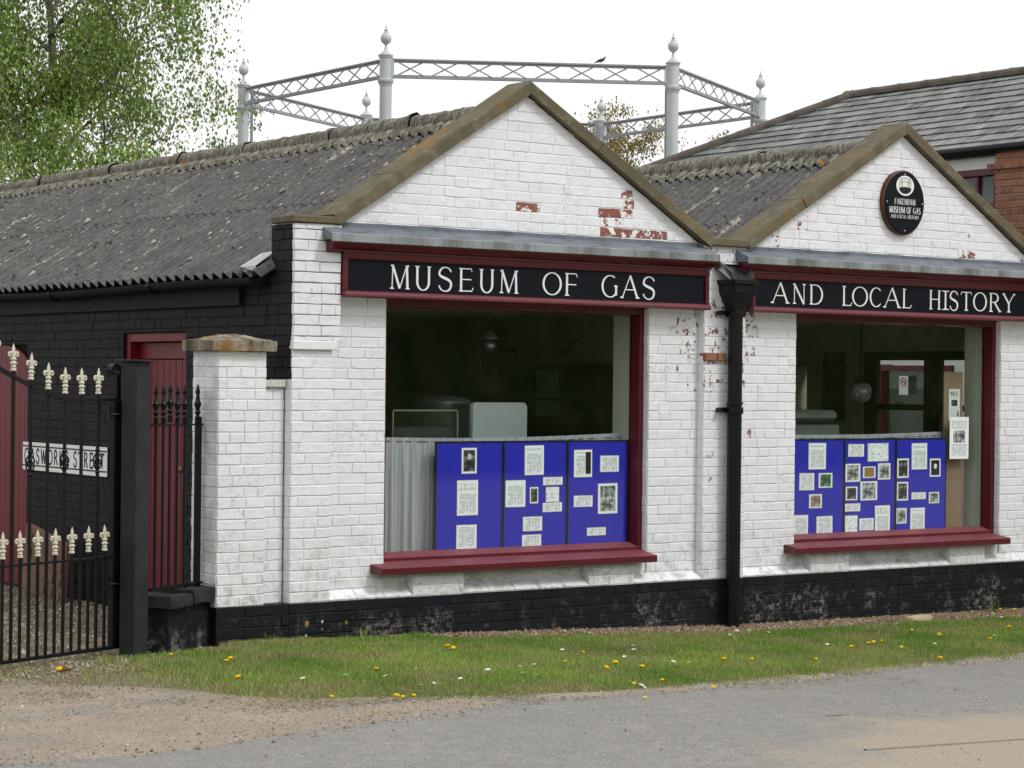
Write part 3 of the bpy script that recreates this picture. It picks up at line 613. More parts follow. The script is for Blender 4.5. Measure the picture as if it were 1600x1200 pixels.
# back and east walls, inner rooms
IW = obj('inner_room', None, MUS)
mb = MB(); mb.box(.29, 8.2, 4.9, 5.1, -.2, 2.75); mb.build('back_wall', M_DARK, IW)
mb = MB(); mb.box(4.15, 4.25, 1.0, 4.9, 0, 2.68); mb.build('partition_wall', M_DARK, IW)
mb = MB(); mb.box(.285, 8.2, .02+.25, 4.9, 2.64, 2.68); mb.build('ceiling', M_CEIL, IW)
mb = MB()
for y in (1.2, 2.1, 3.0, 3.9): mb.box(.3, 8.0, y, y+.1, 2.56, 2.638)
mb.build('ceiling_beam', M_INNER, IW)
mb = MB(); mb.box(.285, 8.0, .4, 4.9, .0, .04); mb.build('floor', plain('pale_floor', (.45, .42, .35), .7, .2, .2), IW)
mb = MB(); mb.box(.282, .30, .4, 4.9, .04, 2.64); mb.build('wall_lining', M_DARK, IW)
for a, b in (W1, W2):
    mb = MB(); mb.box(b-.05, b-.0, .235, .46, .60, 2.56); mb.box(a, a+.03, .235, .46, .60, 2.56); mb.build('window_reveal', M_REVEAL, IW)
EW = obj('east_wall', None, MUS); mb = MB(); XE = 7.95
ED = (.80, 2.36, 2.30)
for y0, y1, z0, z1 in ((.37, ED[0], -.2, 2.75), (ED[1], 3.16, -.2, 2.75), (3.36, 4.9, -.2, 2.75), (ED[0], ED[1], ED[2], 2.75), (3.16, 3.36, 2.15, 2.75), (3.16, 3.36, -.2, 1.1)): mb.box(XE, XE+.22, y0, y1, z0, z1)
mb.build('wall_panel', M_INNER, EW)
# glazed double door in the east wall
DD = obj('glazed_door', None, MUS)
mb = MB(); Y = [.80, .88, 1.12, 1.36, 1.545, 2.20, 2.36]
for y0, y1 in ((.80, .90), (1.345, 1.555), (2.195, 2.36)): mb.box(XE+.02, XE+.08, y0, y1, .05, 2.30)
for z0, z1 in ((2.213, 2.30), (1.724, 1.784), (.05, .75)): mb.box(XE+.025, XE+.075, .88, 2.2, z0, z1)
mb.build('door_frame', M_WOODD, DD)
mb = MB(); mb.box(XE+.045, XE+.05, .88, 2.2, .75, 2.22); mb.build('glass', M_GLASS, DD)
mb = MB(); mb.tube([(XE-.01, 1.9, 1.79), (XE-.03, 1.86, 1.80), (XE-.03, 1.80, 1.80), (XE-.01, 1.77, 1.79)], .008, 6); mb.build('latch', M_CHROME, DD)

# copings
def coping(g_, y0, y1, parent, nst, seed):
    a, m_, b, z0, z1 = g_; R = random.Random(seed); T = .085
    for side in (0, 1):
        e = a - .03 if side == 0 else b + .03; zl = 3.06; zt = z1 + .01
        if side == 0: P, Q = (e, zl), (m_, zt)
        else: P, Q = (m_, zt), (e, zl)
        L = math.hypot(Q[0]-P[0], Q[1]-P[1]); dx, dz = (Q[0]-P[0])/L, (Q[1]-P[1])/L; nx, nz = -dz, dx
        cuts = [0] + sorted((i + R.uniform(-.12, .12))/nst for i in range(1, nst)) + [1]
        for i in range(nst):
            s0, s1 = cuts[i]*L + (.002 if i else 0), cuts[i+1]*L - (.002 if i < nst-1 else 0); j = R.uniform(-.004, .006); jy = R.uniform(-.006, .006)
            def pt(s, h):
                if h and ((side == 0 and i == nst-1 and s == s1) or (side == 1 and i == 0 and s == s0)): return (m_, zt + T/abs(dx))   # mitre at the apex
                return (P[0]+dx*s+nx*h, P[1]+dz*s+nz*h)
            q = [pt(s0, 0), pt(s1, 0), pt(s1, T+j), pt(s0, T+j)]
            mb = MB(); xm = []
            # chamfered slab, cross-section along Y
            prof = [(y0+jy, 0), (y1, 0), (y1, .93), (y1-.008, 1), (y0+jy+.010, 1), (y0+jy, .88)]
            ring0 = [(q[0][0]+(q[3][0]-q[0][0])*h, y, q[0][1]+(q[3][1]-q[0][1])*h) for y, h in prof]; ring1 = [(q[1][0]+(q[2][0]-q[1][0])*h, y, q[1][1]+(q[2][1]-q[1][1])*h) for y, h in prof]
            # two mid rings give a slightly uneven edge
            rings = [ring0]
            for t in (.33, .66): rings.append([tuple(ring0[k][c]*(1-t)+ring1[k][c]*t + R.uniform(-.003, .003) for c in range(3)) for k in range(6)])
            rings.append(ring1); vs = [p for r_ in rings for p in r_]; fs = [tuple(range(6)), tuple(range(23, 17, -1))] + [(r_*6+k, r_*6+(k+1) % 6, (r_+1)*6+(k+1) % 6, (r_+1)*6+k) for r_ in range(3) for k in range(6)]
            mb.add(vs, fs); mb.build('coping_stone', M_COPE, parent, 'auto')
CP = obj('gable_coping', None, MUS); coping(G1, -.045, .27, CP, 3, 1); coping(G2, -.045, .27, CP, 3, 5)
def kneeler(x0, x1, z0=3.062, z1=3.125, y0=-.05, y1=.30):
    mb = MB(); mb.bbox(x0, x1, y0, y1, z0, z1, .008); mb.build('kneeler_stone', M_COPE, CP, 'auto')
kneeler(-.03, .37, z1=3.115, y1=.26); kneeler(3.84, 4.26, 3.07, 3.135); kneeler(7.85, 8.35)

# corrugated roofs
RF = obj('roof', None, MUS)
PIT = .146; AMP = .027
def wave(y): return AMP*cos(2*pi*(y/PIT))
def roof_slope(xr, zr, xe, ze, y0, y1, sag=.01):
    """sheets of seven corrugations, two courses with a lap"""
    L = math.hypot(xe-xr, ze-zr); dx, dz = (xe-xr)/L, (ze-zr)/L; nx, nz = (-dz, dx) if dx > 0 else (dz, -dx)
    R = random.Random(int(xe*10)+5); wdt = PIT*7; ns = int(math.ceil((y1-y0)/wdt))
    for i in range(ns):
        for c, (s0, s1, up) in enumerate(((-.0, L*.55, .009), (L*.55-.12, L+.05, .0))):
            ya, yb = y0+i*wdt, min(y1, y0+(i+1)*wdt + PIT*.45); dd = up + R.uniform(-.002, .004) + (.006 if i % 2 else 0); e0 = R.uniform(-.012, .012) if c else 0
            ny = int(round((yb-ya)/PIT*8)); vs = []; S = [s0, (s0+s1)/2, s1 + e0]
            for s in S:
                for j in range(ny+1):
                    y = ya+(yb-ya)*j/ny; h = wave(y) + dd; sg = -sag*sin(pi*s/L)*mn.noise(Vector((y*.4, xe, 0)))*2
                    for hh in (h, h-.0085): vs.append((xr+dx*s+nx*hh, y, zr+dz*s+nz*(hh)+sg))
            W_ = (ny+1)*2; fs = []
            for a in range(len(S)-1):
                for j in range(ny):
                    p = a*W_+j*2; fs += [(p, p+2, p+W_+2, p+W_), (p+1, p+W_+1, p+W_+3, p+3)]
            for a in (0, len(S)-1):
                for j in range(ny): p = a*W_+j*2; fs.append((p, p+1, p+3, p+2))
            MB().add(vs, fs).build('roof_sheet', M_ROOF, RF, True, ).data.set_sharp_from_angle(angle=radians(60))
roof_slope(2.03, 3.985, -.10, 2.735, .225, 11.5); roof_slope(2.03, 3.985, 4.03, 2.80, .225, 11.5)
roof_slope(6.05, 3.985, 4.07, 2.80, .225, 5.1); roof_slope(6.05, 3.985, 8.15, 2.735, .225, 5.1)
mb = MB(); mb.box(3.93, 4.17, .2, 5.1, 2.68, 2.73); mb.build('valley_gutter', M_LEAD, RF)
def ridge(xr, zr, y0, y1, seed):
    R = random.Random(seed); y = y0; i = 0; lich = MB()
    while y < y1:
        L = R.choice([1.25, 1.5, 1.7]); yb = min(y+L, y1); k = 40; nn = 12; vs = []; lift = R.uniform(-.006, .008); yaw = R.uniform(-.012, .012)
        for j in range(k+1):
            t = j/k; yy = y+(yb-y)*t; rr = .080 + (.014 if t < .07 else 0)
            for a in range(nn+1):
                an = pi*(-.12) + pi*1.24*a/nn; q = mn.noise(Vector((yy*26, a*.9, seed)))*.013 + mn.noise(Vector((yy*9, a*.6, seed+3)))*.012
                vs.append((xr + cos(an)*(rr+q) + yaw*(t-.5), yy, zr + .028 + lift + sin(an)*(rr*.98+q)))
        W_ = nn+1; MB().add(vs, [(j*W_+a, j*W_+a+1, (j+1)*W_+a+1, (j+1)*W_+a) for j in range(k) for a in range(nn)]).build('ridge_cap', M_RIDGE, RF, True)
        # corrugated wings
        for sgn in (-1, 1):
            vs = []; ny = int((yb-y)/PIT*8); dx, dz = sgn*.85, -.505
            for s in (.03, .12, .21, .225):
                for j in range(ny+1):
                    yy = y+(yb-y)*j/ny; h = (.032 if s < .22 else .012) + wave(yy)*(.35 if s < .05 else 1.0) + .004*mn.noise(Vector((yy*12, s*20, 1)))
                    vs.append((xr+dx*s+sgn*.505*h, yy, zr+dz*s+.85*h + .006))
            MB().add(vs, [(a*(ny+1)+j, a*(ny+1)+j+1, (a+1)*(ny+1)+j+1, (a+1)*(ny+1)+j) for a in range(3) for j in range(ny)]).build('ridge_wing', M_RIDGE, RF, True)
        y = yb; i += 1
ridge(2.03, 4.0, .26, 11.5, 2); ridge(6.05, 4.0, .26, 5.1, 9)
# moss and lichen lumps
def lumps(nb, xr, zr, xe, ze, y0, y1, seed, top=False):
    R = np.random.default_rng(seed); t = R.random(nb)**(.9 if not top else 3)*.96+.02; y = R.uniform(y0, y1, nb); k = np.round(y/PIT)*PIT; y = np.where(R.random(nb) < .6, k + R.normal(0, .012, nb), y)
    s = R.lognormal(0, .5, nb)*.0075; x = xr+(xe-xr)*t; z = zr+(ze-zr)*t + .012 + AMP*np.cos(2*pi*y/PIT)*.85 + .006; V = []
    for i in range(nb):
        c = np.array([x[i], y[i], z[i]]); q = []; a0 = R.random()*6
        for j in range(5): a = a0+j*2*pi/5; rr = s[i]*R.uniform(.7, 1.4); q.append(c + np.array([cos(a)*rr*1.3, sin(a)*rr, -s[i]*.4 - cos(a)*rr*1.3*(.6 if xe < xr else -.6)*-1]))
        tp = c + np.array([0, 0, s[i]*.7]); 
        for j in range(5): V.append([q[j], q[(j+1) % 5], tp])
    V = np.array(V); C = np.array([(.34, .32, .26), (.40, .38, .32), (.10, .09, .06), (.05, .05, .035), (.22, .20, .15)])[R.integers(0, 5, nb)]
    return polymesh('roof_lichen', V, 3, np.repeat(C, 5, 0), M_STONE, RF, kind='stuff')
lumps(950, 2.03, 4.0, -.10, 2.75, .3, 11, 1); lumps(700, 2.0, 3.99, 1.2, 3.5, .3, 10, 2, True); lumps(330, 6.05, 4.0, 4.1, 2.82, .3, 4.5, 3)
# side gutter and verge flashing
mb = MB(); vs = []; ys = near(.33, 11.5, .5); m_ = 8
for y in ys:
    sg = .012*sin(y*1.3) - .004*y*0
    for a in range(m_+1): an = pi + pi*a/m_; vs.append((-.105 + .058*cos(an), y, 2.672 + sg + .055*sin(an)))
    for a in range(m_, -1, -1): an = pi + pi*a/m_; vs.append((-.105 + .052*cos(an), y, 2.674 + sg + .049*sin(an)))
q = 2*(m_+1); mb.add(vs, [(i*q+a, i*q+(a+1) % q, (i+1)*q+(a+1) % q, (i+1)*q+a) for i in range(len(ys)-1) for a in range(q)] + [tuple(range(q)), tuple((len(ys)-1)*q+k for k in range(q-1, -1, -1))])
GU = mb.build('gutter', M_BLACKP, MUS, 'auto')
for y in (1.9, 3.7, 5.5): MB().tube([(-.105 + .064*cos(pi+pi*a/8), y, 2.672+.012*sin(y*1.3)+.061*sin(pi+pi*a/8)) for a in range(9)], .014, 5).build('gutter_joint', M_BLACK, GU, True)
mb = MB(); mb.add([(-.125, .30, 2.765), (-.13, .52, 2.765), (.03, .50, 2.865), (.04, .30, 2.88), (-.10, .29, 2.80), (-.12, .29, 2.715), (-.13, .46, 2.755)], [(0, 1, 2, 3), (0, 5, 6, 1)])
mb.build('verge_flashing', plain('pale_flashing', (.55, .56, .55), .6, .3, .15), RF)

# cornices with lead capping
CN = obj('cornice', None, MUS)
n = N('stained_lead_lip', .5, .4); c = n.mix(n.ramp(n.noise(5, 5, n.co('World', (1, 1, .15))), [(.42, 0.), (.66, 1.)]), (.27, .30, .31), (.09, .095, .075)); n.base(c); M_LIP = n.m
for x0, x1, a, b in ((.225, 3.83, .385, 3.81), (4.13, 7.95, 4.265, 7.83)):
    pr = [(.0, 2.87), (-.075, 2.87), (-.075, 2.882), (-.085, 2.886), (-.10, 2.893), (-.118, 2.905), (-.133, 2.922), (-.14, 2.937), (-.14, 2.95), (.0, 2.95)]
    mb = MB(); mb.prism(pr, x0+.03, x1-.02); mb.build('cornice_moulding', M_RED, CN, 'auto')
    k = 3 if a < 1 else 4; L = (x1-x0)/k
    for i in range(k):
        u0, u1 = x0+i*L, x0+(i+1)*L+(.012 if i < k-1 else 0); o_s = .0015*(i % 2)
        pr = [(.02, 3.062+o_s), (-.148, 2.992+o_s), (-.148, 2.951), (.02, 2.951)]
        MB().prism(pr, u0, u1).build('lead_capping', M_LEAD, CN, 'auto')
        pr = [(-.144, 2.996+o_s), (-.151-o_s, 2.996+o_s), (-.156-o_s, 2.991), (-.157-o_s, 2.938), (-.149-o_s, 2.934), (-.149, 2.951)]
        MB().prism(pr, u0, u1).build('lead_lip', M_LIP, CN, 'auto')
    # dressed lead upstand on the brickwork
    mb = MB(); xs_ = near(max(x0, a), min(x1, b), .12); vs = []
    for x in xs_: q_ = .006*mn.noise(Vector((x*3, 0, 0))); vs += [(x, .0145, 3.03), (x, .0125, 3.088+q_), (x, .022, 3.088+q_)]
    mb.add(vs, [(i*3+j, (i+1)*3+j, (i+1)*3+j+1, i*3+j+1) for i in range(len(xs_)-1) for j in range(2)]); mb.build('lead_upstand', M_LEAD, CN)

# shop windows: frame, glass, sill
def shop_window(a, b):
    W = obj('shop_window', None, MUS); z0, z1 = .615, 2.56; yf, yg = .135, .215; fw_ = .045
    M = MB()                                      # jambs and head: front fillet then splay to the glass
    M.prism([(a, yf), (a+fw_, yf), (a+fw_+.012, yg), (a+fw_+.012, yg+.03), (a, yg+.03)], z0+.02, z1, 'z')
    M.prism([(b, yf), (b-fw_, yf), (b-fw_-.012, yg), (b-fw_-.012, yg+.03), (b, yg+.03)], z0+.02, z1, 'z')
    M.prism([(yf, z1), (yf, 2.505), (yg, 2.495), (yg+.03, 2.495), (yg+.03, z1)], a+fw_, b-fw_)
    M.prism([(yf-.005, z0+.02), (yf-.005, z0+.052), (yg, z0+.088), (yg+.03, z0+.088), (yg+.03, z0+.02)], a+.002, b-.002)
    pale_top(M.build('window_frame', M_RED, W))
    MB().box(a+fw_, b-fw_, yg+.008, yg+.014, z0+.08, 2.50).build('glass', M_GLASS, W)
    xs0, xs1 = a-.115, b-.02
    M = MB(); s = MB().prism([(yf-.0, .645), (-.07, .618), (-.082, .612), (-.082, .568), (-.07, .560), (yf, .575)], xs0, xs1); pale_top(s.build('window_sill', M_RED, W, 'auto'))
shop_window(*W1); shop_window(*W2)

# rainwater chute, hopper and pipe between the bays
DP = obj('drainpipe', None, MUS); px, py = 4.065, -.085
M = MB()
for z0, z1, r_ in ((-.05, 2.50, .0585),): M.tube([(px, py, z0), (px+.0, py, 1.2), (px, py, z1)], r_, 20)
M.build('pipe', M_BLACK, DP, 'auto')
for z in (2.50, 1.72): 
    M = MB(); M.lathe([(.060, 0), (.070, .005), (.072, .03), (.070, .055), (.060, .06)], 20, (px, py, z)); M.lathe([(.060, 0), (.067, .003), (.067, .022), (.060, .025)], 20, (px, py, z+.075)); M.build('pipe_collar', M_BLACK, DP, 'auto')
    M = MB(); M.bbox(px-.13, px+.0, py+.03, py+.055, z+.015, z+.055, .004); M.tube([(px-.12, py+.02, z+.035), (px-.12, .02, z+.035)], .018, 8); M.build('pipe_bracket', M_BLACK, DP)
M = MB(); hx0, hx1, hy0, hy1 = 3.94, 4.19, -.215, -.008
def rg(x0, x1, y0, y1, z): return [(x0, y0, z), (x1, y0, z), (x1, y1, z), (x0, y1, z)]
rs_ = [rg(hx0, hx1, hy0, hy1, 2.80), rg(hx0-.008, hx1+.008, hy0-.008, hy1, 2.795), rg(hx0-.008, hx1+.008, hy0-.008, hy1, 2.765), rg(hx0+.01, hx1-.01, hy0+.01, hy1, 2.755), rg(hx0+.012, hx1-.012, hy0+.012, hy1, 2.70), rg(hx0+.055, hx1-.055, hy0+.055, hy1-.02, 2.60), rg(px-.06, px+.06, py-.06, py+.06, 2.555), rg(px-.055, px+.055, py-.055, py+.055, 2.50)]
inn = [rg(hx0+.012, hx1-.012, hy0+.012, hy1-.01, 2.80), rg(hx0+.03, hx1-.03, hy0+.03, hy1-.02, 2.70)]
al = rs_[::-1] + inn; vs = [p for r_ in al for p in r_]; M.add(vs, [(k*4+i, k*4+(i+1) % 4, (k+1)*4+(i+1) % 4, (k+1)*4+i) for k in range(len(al)-1) for i in range(4)] + [tuple(4*(len(al)-1)+i for i in range(4)), (3, 2, 1, 0)])
M.build('hopper', M_BLACK, DP)
# sheet metal chute from the valley down into the hopper
M = MB(); A = [(3.885, -.02, 2.985), (3.885, -.02, 2.905), (4.20, -.02, 2.905), (4.20, -.02, 2.985)]; B = [(3.95, -.165, 2.86), (3.975, -.15, 2.785), (4.175, -.15, 2.785), (4.19, -.165, 2.86)]
vs = A + B + [(x+(.004 if x < 4.05 else -.004), y, z+.004) for x, y, z in A] + [(x+(.004 if x < 4.05 else -.004), y, z+.004) for x, y, z in B]
M.add(vs, [(0, 4, 5, 1), (1, 5, 6, 2), (2, 6, 7, 3), (8, 9, 13, 12), (9, 10, 14, 13), (10, 11, 15, 14), (0, 8, 12, 4), (3, 7, 15, 11), (4, 12, 13, 5), (5, 13, 14, 6), (6, 14, 15, 7)]); M.build('chute', plain('glossy_bent_sheet', (.30, .31, .34), .22, .6, .3, metal=.9), DP)
mb = MB(); mb.box(3.83, 4.23, -.018, .0, 2.90, 2.93); mb.build('spout_lip', M_BLACK, DP)

# doors in the side wall
def plank_door(y0, y1, z0, z1, x, name_lbl, rec, arch=0., frame=.07):
    D = obj('plank_door', None, MUS, label=name_lbl); xo = x + rec
    if frame:
        M = MB(); M.bbox(x-.0+rec*.25, xo+.06, y1-frame, y1-.002, z0, z1-.002, .004); M.bbox(x+rec*.25, xo+.06, y0+.002, y0+frame, z0, z1-.002, .004); M.bbox(x+rec*.25, xo+.06, y0+frame, y1-frame, z1-frame, z1-.002, .004); M.build('door_frame', M_REDD, D)
    a, b = y0+frame+.002, y1-frame-.002; top = z1-frame-.004; k = int((b-a)/.095); w_ = (b-a)/k
    if not arch: MB().bbox(xo+.012, xo+.05, a, b, top-.13, top, .004).build('top_rail', M_REDD, D); pt_ = top-.132
    for i in range(k):
        ya, yb = a+i*w_+.003, a+(i+1)*w_-.003
        if arch:
            def zt(y): t = (y-(a+b)/2)/((b-a)/2); return top - arch*(1-math.sqrt(max(0, 1-t*t*.93)))
            M = MB(); M.add([(xo+.01, ya, z0+.02), (xo+.01, yb, z0+.02), (xo+.01, yb, zt(yb)), (xo+.01, ya, zt(ya)), (xo+.045, ya-.002, z0+.02), (xo+.045, yb+.002, z0+.02), (xo+.045, yb+.002, zt(yb)), (xo+.045, ya-.002, zt(ya))], [(0, 1, 2, 3), (4, 7, 6, 5), (0, 4, 5, 1), (1, 5, 6, 2), (2, 6, 7, 3), (3, 7, 4, 0)])
            M.build('plank', M_REDD, D)
        else: MB().bbox(xo+.022, xo+.05, ya, yb, z0+.02, pt_, .006).build('plank', M_REDD, D)
    MB().box(xo+.046, xo+.06, a, b, z0, top-.03-arch).build('door_backing', M_REDD, D)
    return D
d2 = plank_door(*D2[:2], D2[2], D2[3], XW, 'tall plank door with flat top behind the black railing', .09)
M = MB(); M.lathe([(.012, 0), (.012, .03), (.028, .045), (.03, .06), (.02, .075), (.004, .078)], 12); k_ = M.mesh('door_knob', plain('brass_knob', (.25, .14, .06), .35, .5, .2, metal=.7), True)
obj('door_knob', k_, d2, loc=(XW+.11, 1.80, 1.26), rot=(0, -pi/2, 0))
MB().box(-.03, XW+.1, 1.6, 2.73, .10, .25).build('door_step', M_BLACKW, d2)
MB().bbox(-.02, .03, 1.62, 2.71, .235, .262, .005).build('door_threshold', plain('pink_threshold', (.36, .15, .13), .6, .3, .2), d2)
plank_door(D1[0], D1[1], D1[2], D1[3], XW, 'arched plank door left of the street sign', .01, arch=.26, frame=.0)
MB().box(XW+.06, XW+.2, D1[0]-.0, D1[1], D1[2]-.3, D1[3]).build('door_recess', M_BLACKW, SW)
MB().box(XW+.16, XW+.25, D2[0]-.0, D2[1], D2[2]-.3, D2[3]).build('door_recess', M_BLACKW, SW)

# ------------------------------------------------------------- lettering: roman capitals drawn as strokes
TK, TN = .105, .045
def arc(cx, cy, rx, ry, a0, a1, k=18): return [(cx+rx*cos(radians(a0+(a1-a0)*i/k)), cy+ry*sin(radians(a0+(a1-a0)*i/k))) for i in range(k+1)]
def bez(p, k=16):
    out = []
    for i in range(k+1):
        t = i/k; q = [tuple(a) for a in p]
        while len(q) > 1: q = [(q[j][0]*(1-t)+q[j+1][0]*t, q[j][1]*(1-t)+q[j+1][1]*t) for j in range(len(q)-1)]
        out.append(q[0])
    return out
# each stroke: (points, weight) weight 'k' thick, 'n' thin, 'v' varies with direction; serifs: (x, y, half width)
GL = {
 'A': ([([(.10, 0), (.50, 1)], 'n'), ([(.50, 1.02), (.89, 0)], 'k'), ([(.26, .38), (.74, .38)], 'n')], [(.08, 0, .09), (.89, 0, .11)]),
 'C': ([(arc(.56, .5, .48, .48, 52, 308), 'v')], [(.86, .84, .0), (.88, .18, .0)]),
 'D': ([([(.14, 0), (.14, 1)], 'k'), ([(.05, .975)] + arc(.42, .5, .50, .475, 90, -90) + [(.05, .025)], 'v')], [(.11, 0, .11), (.11, 1, .11)]),
 'E': ([([(.18, 0), (.18, 1)], 'k'), ([(.10, .975), (.84, .975), (.88, .86)], 'n'), ([(.18, .52), (.84, .52)], 'n'), ([(.10, .03), (.88, .03), (.96, .17)], 'n')], [(.16, 0, .13), (.16, 1, .13)]),
 'F': ([([(.18, 0), (.18, 1)], 'k'), ([(.10, .975), (.86, .975), (.92, .84)], 'n'), ([(.18, .50), (.86, .50)], 'n')], [(.18, 0, .17), (.16, 1, .13)]),
 'G': ([(arc(.52, .5, .46, .48, 55, 322), 'v'), ([(.87, .48), (.87, .10)], 'k')], [(.85, .48, .12)]),
 'H': ([([(.14, 0), (.14, 1)], 'k'), ([(.86, 0), (.86, 1)], 'k'), ([(.14, .53), (.86, .53)], 'n')], [(.14, 0, .13), (.86, 0, .13), (.14, 1, .13), (.86, 1, .13)]),
 'I': ([([(.5, 0), (.5, 1)], 'K')], [(.5, 0, .46), (.5, 1, .46)]),
 'K': ([([(.16, 0), (.16, 1)], 'k'), ([(.18, .45), (.84, 1)], 'n'), ([(.36, .58), (.90, 0)], 'k')], [(.16, 0, .13), (.16, 1, .13), (.86, 1, .1), (.90, 0, .1)]),
 'L': ([([(.22, 0), (.22, 1)], 'k'), ([(.10, .03), (.90, .03), (.98, .17)], 'n')], [(.20, 0, .15), (.22, 1, .18)]),
 'M': ([([(.12, 0), (.15, 1)], 'n'), ([(.14, 1), (.50, .03)], 'k'), ([(.50, .03), (.85, 1)], 'n'), ([(.85, 1), (.89, 0)], 'k')], [(.11, 0, .10), (.89, 0, .11), (.10, 1, .06), (.90, 1, .06)]),
 'N': ([([(.14, 0), (.14, 1)], 'n'), ([(.12, 1), (.87, .0)], 'k'), ([(.87, .0), (.87, 1)], 'n')], [(.14, 0, .13), (.10, 1, .09), (.87, 1, .13)]),
 'O': ([(arc(.5, .5, .46, .48, 90, 450, 30), 'v')], []),
 'R': ([([(.16, 0), (.16, 1)], 'k'), ([(.08, .975)] + arc(.42, .74, .32, .235, 90, -90, 12) + [(.16, .505)], 'v'), ([(.44, .52), (.90, 0)], 'k')], [(.16, 0, .15), (.14, 1, .12), (.90, 0, .10)]),
 'S': ([(bez([(.86, .82), (.80, 1.02), (.22, 1.12), (.10, .74)], 10) + bez([(.11, .74), (.10, .50), (.90, .58), (.88, .26)], 12)[1:] + bez([(.88, .26), (.84, -.14), (.14, -.06), (.10, .22)], 10)[1:], 'S')], [(.86, .83, .0), (.10, .18, .0)]),
 'T': ([([(.5, 0), (.5, 1)], 'k'), ([(.04, .84), (.09, .97), (.91, .97), (.96, .84)], 'n')], [(.5, 0, .16)]),
 'U': ([([(.16, 1), (.16, .34)] + arc(.51, .34, .35, .345, 180, 360, 16) + [(.86, .34), (.86, 1)], 'v')], [(.16, 1, .13), (.86, 1, .12)]),
 'W': ([([(.06, 1), (.28, 0)], 'k'), ([(.28, 0), (.5, .95)], 'n'), ([(.5, .95), (.72, 0)], 'k'), ([(.72, 0), (.94, 1)], 'n')], [(.06, 1, .07), (.94, 1, .07)]),
 'Y': ([([(.08, 1), (.50, .46)], 'k'), ([(.50, .46), (.90, 1)], 'n'), ([(.50, .48), (.50, 0)], 'k')], [(.08, 1, .11), (.90, 1, .10), (.5, 0, .15)]),
}
def glyph(mb, ch, x0, x1, z0, z1, y=0., d=.004, sans=False, wt=1.):
    """a capital filling x0..x1, z0..z1, standing d proud of the board at y (facing -Y)"""
    st, sf = GL[ch]; W, Hh = x1-x0, z1-z0; k = 0
    for pts, wd in st:
        P = [(x0+px_*W, z0+pz*Hh) for px_, pz in pts]; n_ = len(P); L_, R2 = [], []
        for i, p in enumerate(P):
            a, b = P[max(i-1, 0)], P[min(i+1, n_-1)]; tx, tz = b[0]-a[0], b[1]-a[1]; l = math.hypot(tx, tz) or 1; tx /= l; tz /= l
            v = abs(tz)
            if sans: hw = .068
            elif wd in 'kK': hw = TK/2
            elif wd == 'n': hw = TN/2
            elif wd == 'S': q = i/(n_-1); hw = TN/2 + (TK-TN)/2*(max(0, 1-abs(q-.5)*2.9)*1.1 + .35*v)
            else: hw = TN/2 + (TK-TN)/2*v**1.5
            hw *= Hh*wt; L_.append((p[0]-tz*hw, p[1]+tx*hw)); R2.append((p[0]+tz*hw, p[1]-tx*hw))
        yy = y-d-.0003*k; vs = [(a, yy, b) for a, b in L_] + [(a, yy, b) for a, b in R2] + [(a, y-.0002, b) for a, b in L_] + [(a, y-.0002, b) for a, b in R2]
        fs = []
        for i in range(n_-1): fs += [(i, i+1, n_+i+1, n_+i), (i, 2*n_+i, 2*n_+i+1, i+1), (n_+i, n_+i+1, 3*n_+i+1, 3*n_+i)]
        fs += [(0, n_, 3*n_, 2*n_), (n_-1, 3*n_-1, 4*n_-1, 2*n_-1)]; mb.add(vs, fs); k += 1
    if not sans:
        for sx_, sz, hw in sf:
            if hw == 0: # beak on the end of a curve
                X, Z = x0+sx_*W, z0+sz*Hh; yy = y-d-.0003*k; b_ = .10*Hh*(1 if sz < .5 else -1); mb.add([(X-.02*Hh, yy, Z-b_*.5), (X+.035*Hh, yy, Z-b_*.5), (X+.01*Hh, yy, Z+b_*.6)], [(0, 1, 2)]); k += 1; continue
            X, Z, h2 = x0+sx_*W, z0+sz*Hh, hw*max(W, .6*Hh)*wt; e = .028*Hh; s = -1 if sz > .5 else 1; yy = y-d-.0003*k; q = TN*Hh*.5
            mb.add([(X-h2, yy, Z), (X+h2, yy, Z), (X+h2, yy, Z+s*e), (X+q, yy, Z+s*e*3), (X-q, yy, Z+s*e*3), (X-h2, yy, Z+s*e)], [(0, 1, 2, 3, 4, 5)]); k += 1
def text(mb, s, x0, x1, z0, z1, y, d=.002, sans=False, wt=1., gap=.18, wid=None):
    WD = {'I': .38, 'L': .68, 'E': .72, 'F': .68, 'S': .66, 'T': .78, 'R': .8, 'M': 1.12, 'W': 1.15, 'O': .98, 'G': .96, 'A': .95, ' ': .45}
    tot = sum(WD.get(c_, .85) + gap for c_ in s) - gap; u = (x1-x0)/tot; x = x0
    for c_ in s:
        w_ = WD.get(c_, .85)*u
        if c_ != ' ': glyph(mb, c_, x, x+w_, z0, z1, y, d, sans, wt)
        x += w_ + gap*u

